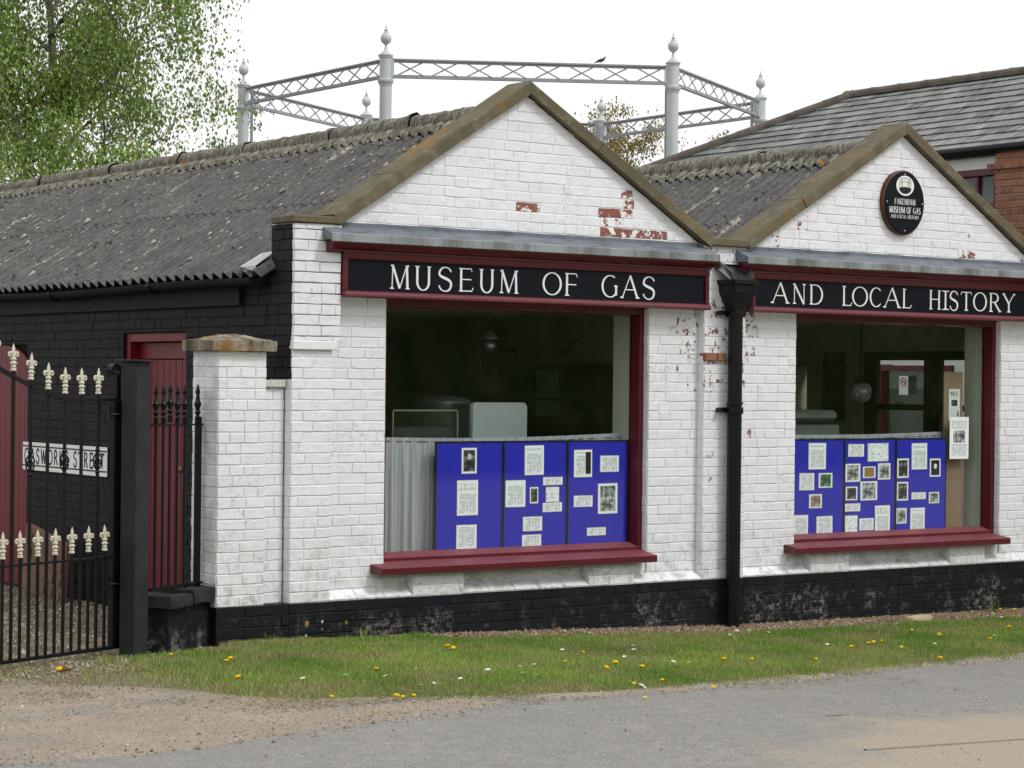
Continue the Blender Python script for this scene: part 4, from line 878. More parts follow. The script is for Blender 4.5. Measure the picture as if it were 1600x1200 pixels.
def fascia(x0, x1, label, letters, zs):
    T = thing('fascia_sign', label, 'sign', loc=(x0, 0, 2.55))
    def rel(M): M.v = [(a-x0, b, c_-2.55) for a, b, c_ in M.v]; return M
    zb0, zb1 = 2.598, 2.822
    rel(MB().box(x0+.035, x1-.035, -.042, .02, zb0-.01, zb1+.01)).build('board', M_NAVY, T)
    rel(MB().prism([(.02, zb1), (-.058, zb1), (-.062, zb1+.006), (-.062, 2.868), (.02, 2.868)], x0, x1)).build('top_moulding', M_RED, T, 'auto')
    rel(MB().prism([(.02, zb0), (-.044, zb0), (-.078, 2.582), (-.082, 2.576), (-.082, 2.557), (-.074, 2.551), (.02, 2.551)], x0, x1)).build('bottom_moulding', M_RED, T, 'auto').data.name; pale_top(T.children[-1] if False else bpy.data.objects[[o.name for o in COL.objects if o.name.startswith('bottom_moulding')][-1]])
    for a in (x0, x1-.036): rel(MB().bbox(a, a+.036, -.061, .02, zb0, zb1, .004)).build('side_moulding', M_RED, T)
    for ch, a, b in letters:
        m2 = MB(); glyph(m2, ch, 0, b-a, 0, zs[1]-zs[0], 0, .004)
        o = obj('letter', m2.mesh('letter', M_LETTER), T, loc=(a-x0, -.042, zs[0]-2.55)); o['label'] = 'white roman capital letter ' + ch
    for i in range(6):
        for z in (2.64, 2.78):
            sx_ = x0+.12+(x1-x0-.24)*i/5; obj('screw', MB().lathe([(.006, 0), (.005, .003), (.001, .004)], 8).mesh('screw', M_NAVY), T, loc=(sx_-x0, -.042, z-2.55), rot=(pi/2, 0, 0))
    return T
L1 = [('M', 0.78, 0.952), ('U', 0.994, 1.14), ('S', 1.196, 1.331), ('E', 1.379, 1.517), ('U', 1.563, 1.705), ('M', 1.749, 1.926), ('O', 2.153, 2.332), ('F', 2.36, 2.491), ('G', 2.718, 2.884), ('A', 2.905, 3.098), ('S', 3.123, 3.26)]
L2 = [('A', 4.481, 4.691), ('N', 4.724, 4.871), ('D', 4.914, 5.072), ('L', 5.285, 5.406), ('O', 5.408, 5.591), ('C', 5.611, 5.757), ('A', 5.774, 5.991), ('L', 6.002, 6.118), ('H', 6.337, 6.48), ('I', 6.521, 6.561), ('S', 6.589, 6.707), ('T', 6.731, 6.878), ('O', 6.895, 7.068), ('R', 7.097, 7.256), ('Y', 7.273, 7.442)]
fascia(.387, 3.806, 'dark signboard lettered MUSEUM OF GAS above the left shop window', L1, (2.622, 2.795))
fascia(4.268, 7.83, 'dark signboard lettered AND LOCAL HISTORY above the right shop window', L2, (2.630, 2.797))

# oval plaque
P = thing('oval_plaque', 'black oval plaque with gasholder emblem on the right gable', 'sign', (6.03, .016, 3.537))
def oval(rx, rz, y0, y1, n_=48, ch=.0):
    M = MB(); vs = []; 
    for y, s_ in ((y1, 1), (y0+ch, 1), (y0, 1-ch/rx*1.2)): vs += [(rx*s_*cos(2*pi*i/n_), y, rz*s_*sin(2*pi*i/n_)) for i in range(n_)]
    M.add(vs, [tuple(range(2*n_, 3*n_)), tuple(range(n_))] + [(k*n_+i, k*n_+(i+1) % n_, (k+1)*n_+(i+1) % n_, (k+1)*n_+i) for k in range(2) for i in range(n_)]); return M
oval(.250, .278, -.048, 0, ch=.01).build('wooden_back', plain('varnished_wood', (.10, .032, .012), .5, .3, .4), P, 'auto')
oval(.238, .266, -.056, -.046, ch=.003).build('black_face', M_NAVY, P, 'auto')
W_ = plain('plaque_white', (.8, .8, .78), .5, .3, .03)
M = MB(); n_ = 32; vs = [(.108*cos(2*pi*i/n_), -.0575, .145+.108*.80*sin(2*pi*i/n_)) for i in range(n_)]; M.add(vs, [tuple(range(n_))]); M.build('emblem_disc', W_, P)
M = MB(); q = [(-.072, .125)] + [(.072*cos(radians(t_)), .118+.045*sin(radians(t_))) for t_ in range(180, 361, 15)] + [(.072, .125)]
q = [(-.074, .122), (-.05, .131), (0, .135), (.05, .131), (.074, .122)] + [(.074*cos(radians(t_)), .120+.045*sin(radians(t_))) for t_ in range(-15, -180, -15)]
M.add([(a, -.0585, b) for a, b in q], [tuple(range(len(q)))]); 
def ln(a, b, wd=.0016): dx, dz = b[0]-a[0], b[1]-a[1]; l = math.hypot(dx, dz); nx, nz = -dz/l*wd, dx/l*wd; M.add([(a[0]+nx, -.0587, a[1]+nz), (b[0]+nx, -.0587, b[1]+nz), (b[0]-nx, -.0587, b[1]-nz), (a[0]-nx, -.0587, a[1]-nz)], [(0, 1, 2, 3)])
for x, zt_ in ((-.066, .195), (-.045, .212), (-.035, .190), (.035, .190), (.045, .212), (.066, .195)): ln((x, .125), (x, zt_))
for a, b in (((-.066, .190), (-.045, .207)), ((-.045, .207), (.045, .207)), ((.045, .207), (.066, .190)), ((-.066, .165), (-.035, .178)), ((-.035, .178), (.035, .178)), ((.035, .178), (.066, .165))): ln(a, b)
M.build('gasholder_emblem', M_BLKP, P)
M = MB(); text(M, 'FAKENHAM', -.125, .125, -.018, .032, -.0565, .0012, wt=1.15, gap=.14); text(M, 'MUSEUM OF GAS', -.19, .19, -.092, -.038, -.0565, .0012, wt=1.15, gap=.14); text(M, 'AND LOCAL HISTORY', -.172, .172, -.136, -.106, -.0565, .0012, wt=1.2, gap=.16)
M.build('plaque_lettering', W_, P)
for a, b in ((0, .245), (0, -.24), (-.215, 0), (.215, 0)): obj('screw', MB().lathe([(.006, 0), (.004, .003)], 8).mesh('screw', W_), P, loc=(a, -.056, b), rot=(pi/2, 0, 0))

# street nameplate on the black side wall (faces -X)
S = thing('street_sign', 'white street nameplate lettered GASWORKS STREET on the black side wall', 'sign', (.018, 4.60, 1.155), (0, 0, -pi/2))
MB().bbox(0, 1.66, -.012, .0, 0, .240, .003).build('plate', plain('street_sign_white', (.82, .82, .80), .45, .4, .04), S)
M = MB()
for z in (.036, .200): M.box(.0, 1.66, -.0135, -.0122, z, z+.012)
text(M, 'GASWORKS STREET', .04, 1.62, .062, .186, -.0122, .0014, sans=True, gap=.30); M.build('sign_lettering', M_BLKP, S)

# ------------------------------------------------------------- things behind the glass
def board(xs_, z0, z1, yb, label, notices):
    T = thing('display_board', label, 'display board', (xs_[0][0], yb, z0)); ox, oz = xs_[0][0], z0
    for a, b in xs_:
        MB().box(a-ox, b-ox, -.006, .006, .012, z1-z0-.012).build('panel', M_BLUE, T)
        M = MB(); M.box(a-ox-.010, a-ox, -.010, .010, 0, z1-z0); M.box(b-ox, b-ox+.010, -.010, .010, 0, z1-z0); M.box(a-ox, b-ox, -.010, .010, z1-z0-.012, z1-z0); M.box(a-ox, b-ox, -.010, .010, 0, .012); M.build('panel_frame', M_BLKP, T)
    nm = {'t': ('text', 'notice'), 'p': ('photo', 'photograph'), 'm': ('map', 'map'), 'i': ('print', 'illustration'), 'g': ('text', 'notice'), 'c': ('garden', 'photograph'), 'r': ('sepia', 'photograph'), 'b': ('brown', 'photograph'), 'o': ('portrait', 'photograph')}
    lb = {'m': 'sheet with a thin line map', 'c': 'colour photograph of a green garden', 'r': 'reddish old photograph', 'b': 'brown tinted picture', 'g': 'pale notice with a dark strip', 'o': 'oval portrait photograph'}
    for i, (k, a, z0_, b, z1_) in enumerate(notices):
        f1 = .0055; a, b = a - .075*(a+7.8)/13.67, b - .075*(b+7.8)/13.67; Z = lambda z: z - (z-1.97)*f1
        w_, h_ = b-a, Z(z1_)-Z(z0_); kind, name = nm[k]
        o = obj(name, MB().box(0, w_, -.0012, .0012, 0, h_).mesh(name, PAP[kind]), T, loc=(a-ox, -.0082, Z(z0_)-oz), rot=(0, radians(rnd.uniform(-.5, .5)), 0))
        if k in lb: o['label'] = lb[k]
        m2 = MB().box(-.004, w_+.004, .0014, .0020, -.004, h_+.004); m2.build('mount', M_CORK, o)
        if k == 'g': MB().box(w_*.64, w_*.93, -.0022, -.0014, h_*.12, h_*.92).build('dark_strip', M_BLKP, o)
        if k == 'o':
            q = [(w_/2+w_*.38*cos(2*pi*j/20), -.0022, h_/2+h_*.40*sin(2*pi*j/20)) for j in range(20)]; MB().add(q, [tuple(range(20))]).build('oval_print', M_BLKP, o)
            q = [(w_/2+w_*.15*cos(2*pi*j/14), -.0030, h_*.58+h_*.15*sin(2*pi*j/14)) for j in range(14)]; MB().add(q, [tuple(range(14))]).build('face_print', PAP['map'], o)
        if i == 0 and k == 'p':
            q = [(w_*.52+w_*.14*cos(2*pi*j/14), -.0022, h_*.66+h_*.13*sin(2*pi*j/14)) for j in range(14)]; MB().add(q, [tuple(range(14))]).build('face_print', M_REVEAL, o)
            o['label'] = 'dark portrait photograph of a bearded head'
N1 = [('p', 1.675, 1.264, 1.812, 1.457), ('t', 1.636, 0.947, 1.828, 1.212), ('t', 1.633, 0.694, 1.818, 0.875), ('t', 2.267, 1.243, 2.449, 1.47), ('t', 2.086, 1.0, 2.274, 1.204), ('t', 2.446, 1.163, 2.633, 1.223), ('p', 2.32, 1.024, 2.398, 1.148), ('m', 2.474, 1.031, 2.6, 1.146), ('t', 2.445, 0.954, 2.63, 1.024), ('t', 2.256, 0.811, 2.438, 0.92), ('t', 2.249, 0.691, 2.431, 0.78), ('g', 2.747, 1.218, 2.925, 1.432), ('t', 3.008, 1.257, 3.195, 1.384), ('t', 2.748, 0.986, 2.933, 1.073), ('i', 2.99, 0.925, 3.185, 1.163), ('t', 2.883, 0.756, 3.069, 0.817)]
N2 = [('t', 5.267, 1.243, 5.468, 1.466), ('t', 5.162, 1.068, 5.333, 1.211), ('c', 5.388, 1.084, 5.548, 1.208), ('r', 5.278, 0.912, 5.426, 1.029), ('t', 5.097, 0.663, 5.265, 0.856), ('t', 5.369, 0.673, 5.555, 0.838), ('t', 5.736, 1.347, 5.923, 1.453), ('m', 5.972, 1.302, 6.224, 1.458), ('i', 5.704, 1.128, 5.883, 1.283), ('b', 5.916, 1.159, 6.067, 1.256), ('i', 6.1, 1.142, 6.25, 1.283), ('p', 5.711, 0.97, 5.849, 1.086), ('i', 5.888, 0.964, 6.091, 1.127), ('t', 5.701, 0.873, 5.886, 0.939), ('m', 5.702, 0.663, 5.854, 0.836), ('t', 5.879, 0.704, 6.05, 0.807), ('t', 6.068, 0.655, 6.251, 0.914), ('p', 6.337, 1.152, 6.481, 1.321), ('t', 6.518, 1.224, 6.711, 1.454), ('o', 6.749, 1.156, 6.885, 1.316), ('p', 6.336, 0.953, 6.475, 1.115), ('t', 6.52, 0.96, 6.698, 1.019), ('i', 6.741, 0.919, 6.87, 1.017), ('i', 6.33, 0.75, 6.46, 0.884), ('t', 6.509, 0.667, 6.689, 0.882)]
sh = lambda x, d=.08: x - d*(x+7.8)/13.686
board([(sh(1.452), sh(2.052)), (sh(2.078), sh(2.672)), (sh(2.698), sh(3.285))], .625, 1.512, .245, 'blue three-panel display board pinned with notices in the left window', N1)
board([(sh(5.03), sh(5.682)), (sh(5.708), sh(6.312)), (sh(6.338), sh(6.955))], .625, 1.505, .245, 'blue three-panel display board crowded with papers in the right window', N2)

def curtain(x0, x1, zt_, y, label, sag, seed):
    T = thing('net_curtain', label, 'curtain', ((x0+x1)/2, y, .62)); M = MB(); k = int((x1-x0)/.006); vs = []; xc = (x0+x1)/2
    zs = [0, .02, .3, .6, .82, .87, .90, .925, .94]
    for i in range(k+1):
        x = x0+(x1-x0)*i/k; t = i/k; sg = -sag*sin(pi*t) + .02*(t-.4)
        f = .016*sin(x*58+2.2*mn.noise(Vector((x*3, seed, 0)))*4) + .006*sin(x*170+seed)
        for z in zs:
            ff = f*(1.0 if z < .80 else .35) + (0 if z < .8 else .004*sin(x*330)); vs.append((x-xc, ff, min(z, 1)*(zt_-.62)/.94 + sg*(z/.94)))
    q = len(zs); M.add(vs, [(i*q+j, (i+1)*q+j, (i+1)*q+j+1, i*q+j+1) for i in range(k) for j in range(q-1)]); M.build('net', M_NET, T, True)
    MB().tube([(x0-xc, 0, zt_-.62-.035), (0, 0, zt_-.62-.035-sag), (x1-xc, 0, zt_-.62-.02)], .004, 6).build('curtain_wire', M_CHROME, T)
curtain(.90, 3.24, 1.552, .34, 'white gathered net curtain behind the display board in the left window', .02, 1)
curtain(4.93, 7.02, 1.548, .34, 'white gathered net curtain behind the crowded board in the right window', .012, 5)

# posters beside the right hand board
T = thing('poster_board', 'tall brown hardboard leaning upright at the right end of the right window', 'board', (6.90, .30, .62)); MB().bbox(-.0, .245, -.006, .006, 0, 1.475, .002).build('hardboard', M_CORK, T)
T = thing('poster', 'narrow white poster headed WILD pinned on the brown hardboard', 'poster', (6.955, .288, 1.655)); 
MB().box(0, .145, -.0012, .0012, 0, .285).build('sheet', plain('poster_paper', (.68, .72, .68), .6, .3, .03), T); M = MB(); text(M, 'WILD', .02, .115, .225, .262, -.0014, .0004, wt=1.3); M.build('poster_heading', M_BLKP, T)
MB().box(.02, .125, -.0022, -.0014, .125, .195).build('picture', PAP['photo'], T); MB().box(.105, .135, -.0022, -.0014, .01, .10).build('picture_strip', PAP['sepia'], T)
T = thing('poster', 'white poster with a photograph of a building hung against the glass', 'poster', (6.905, .225, 1.315)); MB().box(0, .245, -.0012, .0012, 0, .375).build('sheet', PAP['text'], T)
MB().box(.02, .225, -.0024, -.0014, .135, .265).build('picture', PAP['print'], T)
T = thing('drape', 'pale grey drape hanging right of the crowded display board', 'curtain', (7.08, .36, .62)); M = MB(); vs = []
for i in range(61):
    x = -.12+.26*i/60
    for z in (0, .45, .9): vs.append((x, .018*sin(i*.62)+.008*sin(i*1.7), z))
M.add(vs, [(i*3+j, (i+1)*3+j, (i+1)*3+j+1, i*3+j+1) for i in range(60) for j in range(2)]); M.build('drape_cloth', plain('pale_drape', (.40, .40, .36), .9, .1, .2), T, True)

# lamps
def gaslamp(x, y, z, label, globe):
    T = thing('gas_lamp', label, 'lamp', (x, y, z)); h = 2.64 - z
    MB().tube([(0, 0, .15), (0, 0, h)], .010, 8).build('drop_pipe', M_WOODD, T)
    MB().lathe([(.004, .17), (.02, .165), (.05, .12), (.075, .10), (.078, .085), (.03, .083)], 18).build('lamp_hood', M_ALU if not globe else M_WOODD, T, True)
    if globe:
        gm = bpy.data.materials.get('glass_globe')
        if gm is None:
            q_ = N('glass_globe', .06, .6); q_.base((.5, .5, .47)); q_.b.inputs['Transmission Weight'].default_value = .55; q_.b.inputs['Metallic'].default_value = .1; gm = q_.m
        MB().lathe([(.045, .09), (.085, .05), (.098, .0), (.085, -.05), (.05, -.085), (.0, -.1)], 22).build('globe', gm, T, True)
        MB().tube([(0, 0, .06), (0, 0, -.04)], .018, 8).build('mantle', M_REVEAL, T)
    else:
        MB().lathe([(.03, .08), (.058, .05), (.060, .03), (.045, .0), (.02, -.02)], 18).build('burner', M_CHROME, T, True)
        MB().tube([(.07, 0, .06), (.10, 0, -.05), (.07, 0, -.18), (.0, 0, -.26), (-.07, 0, -.18), (-.10, 0, -.05), (-.07, 0, .06)], .004, 5).build('pull_loop', M_WOODD, T)
        MB().tube([(0, 0, -.26), (.01, 0, -.40), (0, 0, -.5)], .004, 5).build('pull_chain', M_WOODD, T)
gaslamp(2.55, 1.2, 2.22, 'hanging gas lamp with shiny burner and long pull loop in the left window', False)
gaslamp(6.77, 1.2, 1.90, 'hanging gas lamp with round glass globe in the right window', True)
# enamel cooker, pot, glazed case, machine
tb = thing('bench', 'dark low bench behind the left net curtain', 'bench', (1.2, .75, 0)); MB().box(0, 1.75, 0, .8, .85, .90).build('bench_top', M_WOODD, tb)
for a in (.03, 1.67): 
    for b in (.03, .72): MB().box(a, a+.05, b, b+.05, .04, .85).build('leg', M_WOODD, tb)
T = thing('enamel_panel', 'pale blue enamel cooker lid standing upright on the bench', 'cooker', (2.24, 1.0, .90))
M = MB(); q = [(.0, 0), (.545, 0), (.545, .16), (.535, .20), (.535, .86), (.52, .888), (.50, .895), (.02, .895), (.0, .88)]; M.prism(q, -.02, .02, 'y'); M.build('enamel_face', M_ENAMEL, T, 'auto'); MB().box(-.03, .0, -.02, .25, 0, .88).build('side_panel', M_ALU, T)
T = thing('lidded_pot', 'grey aluminium boiler with domed lid left of the enamel panel', 'pot', (2.28, 1.42, .90))
MB().lathe([(.19, 0), (.20, .85), (.205, .86), (.205, .90), (.17, .925), (.06, .945), (.0, .95)], 24).build('boiler_body', M_ALU, T, 'auto'); MB().tube([(-.05, 0, .93), (-.05, 0, .985), (.05, 0, .985), (.05, 0, .93)], .008, 6).build('lid_handle', M_WOODD, T)
T = thing('glazed_case', 'low glass display case with pale metal edge behind the left curtain', 'display case', (1.36, .80, .90))
M = MB()
for a, b, c_, d in ((-.0, .012, 0, .84), (.60, .612, 0, .84)): M.box(a, b, -.006, .006, c_, d)
M.box(0, .612, -.006, .006, .828, .84); M.build('case_frame', M_CHROME, T); MB().box(.012, .60, .03, .5, 0, .70).build('case_interior', plain('case_grey', (.08, .09, .09), .4, .5, .3), T)
MB().box(.012, .60, -.002, .002, 0, .828).build('case_glass', M_GLASS, T)
T = thing('gas_meter_machine', 'grey-green painted machine case with hinged lid in the right window', 'machine', (5.44, .78, .04))
MB().bbox(.02, .66, 0, .45, 0, 1.584, .02).build('machine_case', M_GREENM, T, 'auto'); MB().bbox(-.02, .68, -.02, .47, 1.585, 1.60, .004).build('rim', M_WOODD, T); MB().bbox(.0, .64, .0, .44, 1.602, 1.70, .03).build('lid', M_GREENM, T, 'auto')
T = thing('wall_notice_board', 'dark board of hanging strips on the east wall of the right room', 'notice board', (7.925, 2.90, 1.6))
MB().box(0, .02, -.3, .0, 0, .70).build('backboard', M_WOODD, T)
for i in range(8): MB().box(-.006, .0, -.26, -.04, .05+i*.08, .065+i*.08).build('strip', plain('dull_strip', (.05, .05, .05), .6, .2, .2) if i == 0 else bpy.data.materials['dull_strip'], T)
T = thing('picture_frame', 'dark framed picture on the green partition wall seen through the left window', 'picture', (4.148, 3.27, 2.05), (0, 0, -pi/2))
MB().bbox(0, .30, -.03, 0, 0, .22, .004).build('frame', M_WOODD, T); MB().box(.04, .26, -.032, -.0302, .04, .18).build('picture', M_DARK, T)
T = thing('dark_cupboard', 'dark glazed cupboard with a pale mirror against the partition wall', 'cupboard', (3.85, 1.45, .04))
MB().box(0, .28, 0, 1.40, 0, 2.08).build('cupboard_case', M_WOODD, T); MB().box(-.008, -.001, .52, .84, 1.62, 2.02).build('mirror', plain('grey_mirror', (.17, .20, .19), .15, .6, .2), T); MB().box(-.012, -.009, .50, .86, 1.76, 1.785).build('mirror_bar', M_WOODD, T)
T = thing('wall_spotlight', 'small black spotlight above the cupboard in the left room', 'lamp', (3.98, 2.05, 2.28)); MB().tube([(.14, 0, .06), (.05, 0, .02), (0, 0, 0)], [.01, .01, .012], 6).build('bracket', M_WOODD, T); MB().tube([(.02, 0, .02), (-.05, -.01, -.05)], [.02, .04], 10).build('lamp_head', M_CHROME, T)
T = thing('teal_backdrop', 'dark teal painted panel hung with swags at the back of the left room', 'backdrop', (2.2, 4.70, 1.0)); MB().box(-.1, 1.9, -.03, 0, 0, 1.42).build('panel', plain('dark_teal', (.02, .11, .115), .7, .2, .3), T)
for a in (.15, .72, 1.3): MB().tube([(a+.5*i/8, -.05, 1.2-.22*sin(pi*i/8)) for i in range(9)], .03, 6).build('swag', plain('swag_green', (.07, .10, .03), .8, .1, .4) if a < .2 else bpy.data.materials['swag_green'], T)
T = thing('no_smoking_sign', 'white no smoking notice with red ring fixed inside the far red window', 'sign', (10.105, 3.94, 1.862), (0, 0, -pi/2))
MB().box(0, .135, -.003, 0, 0, .21).build('plate', M_PLASTIC, T); M = MB(); M.tube([(.0675+.042*cos(2*pi*i/20), -.004, .145+.042*sin(2*pi*i/20)) for i in range(21)], .005, 5); M.tube([(.0675-.028, -.004, .173), (.0675+.028, -.004, .117)], .004, 5); M.build('ring', plain('signal_red', (.5, .01, .01), .5, .3, .05), T)
MB().box(.035, .10, -.005, -.0032, .140, .148).build('cigarette_mark', M_BLKP, T)

# ------------------------------------------------------------- boundary pier, link wall, dwarf wall
BP = thing('boundary_pier', 'white painted brick pier with mossy stone cap beside the gate post', 'pier', (0, 0, 0))
XP0, XP1, YP1, ZPT = -.574, -.20, .365, 2.155
bwk = Wall(120); bwk.zone(0, XP0, XP1, .393, ZPT, flem=.5); bwk.zone(XP0, -YP1, -.002, .393, ZPT, ax='x', flem=.5)
MB().box(XP0+.002, XP1-.002, .002, YP1, .3925, ZPT-.002).build('joint_backing', M_MORTW, BP)
sd_ = Wall(121); sd_.items = [q for q in bwk.items if q[1] == 'x']; bwk.items = [q for q in bwk.items if q[1] == 'y']; bwk.emit(BP, M_WHITE, 100); sd_.emit(BP, M_DIRTY, 100); 
b2 = Wall(140); b2.zone(0, XP0, -.003, -.1, .392, flem=.3); b2.emit(BP, M_BLACKP, 60, name='plinth_brick', rest='plinth_brickwork', proud=.012, seed=8)
MB().box(XP0+.003, -.003, -.001, .2, -.2, .391).build('plinth_core', M_BLACKP, BP)
# weathered cap
M = MB(); x0, x1, y0, y1 = XP0-.065, XP1+.055, -.055, YP1+.05; nx = 14; ny = 12; vs = []
for j in range(ny+1):
    for i in range(nx+1):
        u, v = i/nx, j/ny; x = x0+(x1-x0)*u; y = y0+(y1-y0)*v; e = min(u, 1-u, v, 1-v); z = ZPT+.072+.045*min(1, e*2.6)+.008*mn.noise(Vector((x*18, y*18, 3)))
        if e == 0: x += .005*mn.noise(Vector((x*15, y*15, 7))); y += .005*mn.noise(Vector((x*15, y*15, 9)))
        vs.append((x, y, z))
W_ = nx+1; top = [(j*W_+i, j*W_+i+1, (j+1)*W_+i+1, (j+1)*W_+i) for j in range(ny) for i in range(nx)]
per = [i for i in range(W_)] + [j*W_+nx for j in range(1, ny+1)] + [ny*W_+i for i in range(nx-1, -1, -1)] + [j*W_ for j in range(ny-1, 0, -1)]
nb = len(vs); vs += [(vs[i][0], vs[i][1], ZPT) for i in per]; fs = top + [(per[k], nb+k, nb+(k+1) % len(per), per[(k+1) % len(per)]) for k in range(len(per))] + [tuple(nb+k for k in range(len(per)-1, -1, -1))]
n = N('lichened_stone_cap', .9, .15); c = n.mix(n.ramp(n.noise(9, 6, n.co('World', (1, 1, .45)), rough=.7), [(.38, 0.), (.62, 1.)]), (.07, .055, .035), (.34, .31, .25))
c = n.mix(n.math('MULTIPLY', n.ramp(n.noise(5, 4), [(.5, 0.), (.6, 1.)]), n.ramp(n.sep(n.co('World'), 2), [(2.16, 0.), (2.26, 1.)]) if False else .6), c, (.30, .13, .025)); n.base(c); n.bump(n.noise(40, 6), 1., .01); M_CAP = n.m
M.add(vs, fs).build('stone_cap', M_CAP, BP, 'auto')
LW = thing('link_wall', 'low white wall closing the gap between pier and museum corner', 'wall')
MB().box(XP1+.002, -.012, .082, .28, .39, 1.90).build('joint_backing', M_MORTW, LW); lw = Wall(160); lw.zone(.08, XP1+.004, -.012, .393, 1.90, flem=.5); lw.emit(LW, M_WHITE, 40); 
MB().bbox(XP1-.01+.012, -.010, .045, .30, 1.905, 1.958, .008).build('wall_cap', plain('rough_white_cap', (.66, .65, .60), .8, .1, .35, bump=.6, scale=18), LW, 'auto')
MB().box(XP1+.002, -.012, .012, .10, .0, .392).build('plinth_strip', M_BLACKP, LW)

A_ = Vector((-1.14, -.095, 0)); B_ = Vector((-.585, .215, 0)); dd = (B_-A_).normalized(); ang = math.atan2(dd.y, dd.x); LL = (B_-A_).length
DW = thing('dwarf_wall', 'short black dwarf wall with rough coping between gate post and white pier', 'wall', (A_.x, A_.y, 0), (0, 0, ang))
M = MB(); vs = []; 
def slab(x0, x1, y0, y1, z0, z1, jit, seed, nx=10, ny=5, rnd_=.02):
    """rough block with uneven rounded faces"""
    import bmesh
    bm = bmesh.new(); bmesh.ops.create_cube(bm, size=1); bmesh.ops.subdivide_edges(bm, edges=bm.edges[:], cuts=5, use_grid_fill=True)
    for v in bm.verts:
        c_ = v.co.copy(); s = 1 - rnd_*max(0, (abs(c_.x)+abs(c_.y)+abs(c_.z)-1.0))*2; p = Vector(((x0+x1)/2+(x1-x0)*c_.x*s, (y0+y1)/2+(y1-y0)*c_.y*s, (z0+z1)/2+(z1-z0)*c_.z))
        v.co = p + Vector((mn.noise(p*9+Vector((seed, 0, 0))), mn.noise(p*9+Vector((0, seed, 0))), mn.noise(p*9+Vector((0, 0, seed)))))*jit
    me = bpy.data.meshes.new('slab'); bm.to_mesh(me); bm.free(); me.polygons.foreach_set('use_smooth', [True]*len(me.polygons)); me.set_sharp_from_angle(angle=radians(50)); return me
M_WSTONE = plain('black_painted_coping', (.030, .030, .031), .6, .3, .5, bump=.4)
obj('wall_body', slab(.05, LL, -.13, .13, -.1, .44, .012, 2), DW, M_BLACKP)
obj('coping_slab', slab(-.0, LL*.45-.006, -.18, .165, .435, .51, .012, 5, rnd_=.03), DW, M_WSTONE); obj('coping_slab', slab(LL*.45+.006, LL+.012, -.18, .165, .44, .535, .014, 8, rnd_=.03), DW, M_WSTONE)

# railing panel on the dwarf wall
RL = thing('railing', 'short black iron railing with spear heads standing on the dwarf wall', 'railing', (A_.x, A_.y, 0), (0, 0, ang))
MB().bbox(.03, LL, -.02, .02, 1.640, 1.652, .002).build('top_rail', M_BLACK, RL); MB().bbox(.03, LL, -.02, .02, .545, .562, .003).build('bottom_rail', M_BLACK, RL)
spear = MB().lathe([(r_*.62, z_) for r_, z_ in [(.010, 0), (.030, .004), (.032, .020), (.020, .026), (.030, .034), (.030, .046), (.018, .056), (.030, .070), (.035, .080), (.022, .092), (.024, .10), (.040, .128), (.042, .138), (.030, .150), (.022, .185), (.018, .200), (.027, .210), (.028, .218), (.016, .250), (.001, .275)]], 12).mesh('spear_head', M_BLACK, 'auto')
barm = MB().tube([(0, 0, .555), (0, 0, 1.65)], .0105, 10).mesh('railing_bar', M_BLACK, 'auto')
us = [.075, .165, .245, .335, .425, .585]
for i, u in enumerate(us):
    o = obj('railing_bar', barm, RL, loc=(u, 0, 0)); obj('spear_head', spear, RL, loc=(u, 0, 1.652+(.012 if i == 2 else 0)), rot=(0, 0, i))
MB().bbox(.58, .61, -.022, .022, .50, 1.70, .003).build('end_stile', M_BLACK, RL); MB().lathe([(.04, 0), (.05, .02), (.03, .05), (.01, .06)], 10, (.5, .02, .50)).build('foot_bracket', M_BLACK, RL, True)

# gate post and gate
GD = Vector((-.93122896, -.36443467, 0)); HG = Vector((-1.318, -.034, 0)); ga = math.atan2(GD.y, GD.x)
n2 = Vector((.364, -.931, 0)); cpos = Vector((-1.303, -.235, 0)) - .068*(GD + n2)
GP = thing('gate_post', 'thick black square steel gate post with flat cap plate', 'post', (cpos.x, cpos.y, .0), (0, 0, ga))
MB().bbox(-.068, .068, -.068, .068, -.1, 2.068, .006).build('post_shaft', M_POST, GP, 'auto'); MB().bbox(-.10, .10, -.10, .10, 2.070, 2.082, .002).build('cap_plate', M_POST, GP)
for z in (1.72, .60): 
    MB().tube([(.05, -.09, z), (.12, -.12, z)], .010, 8).build('hinge_arm', M_BLACK, GP); MB().tube([(.12, -.12, z-.03), (.12, -.12, z+.06)], .012, 8).build('hinge_pin', M_BLACK, GP)

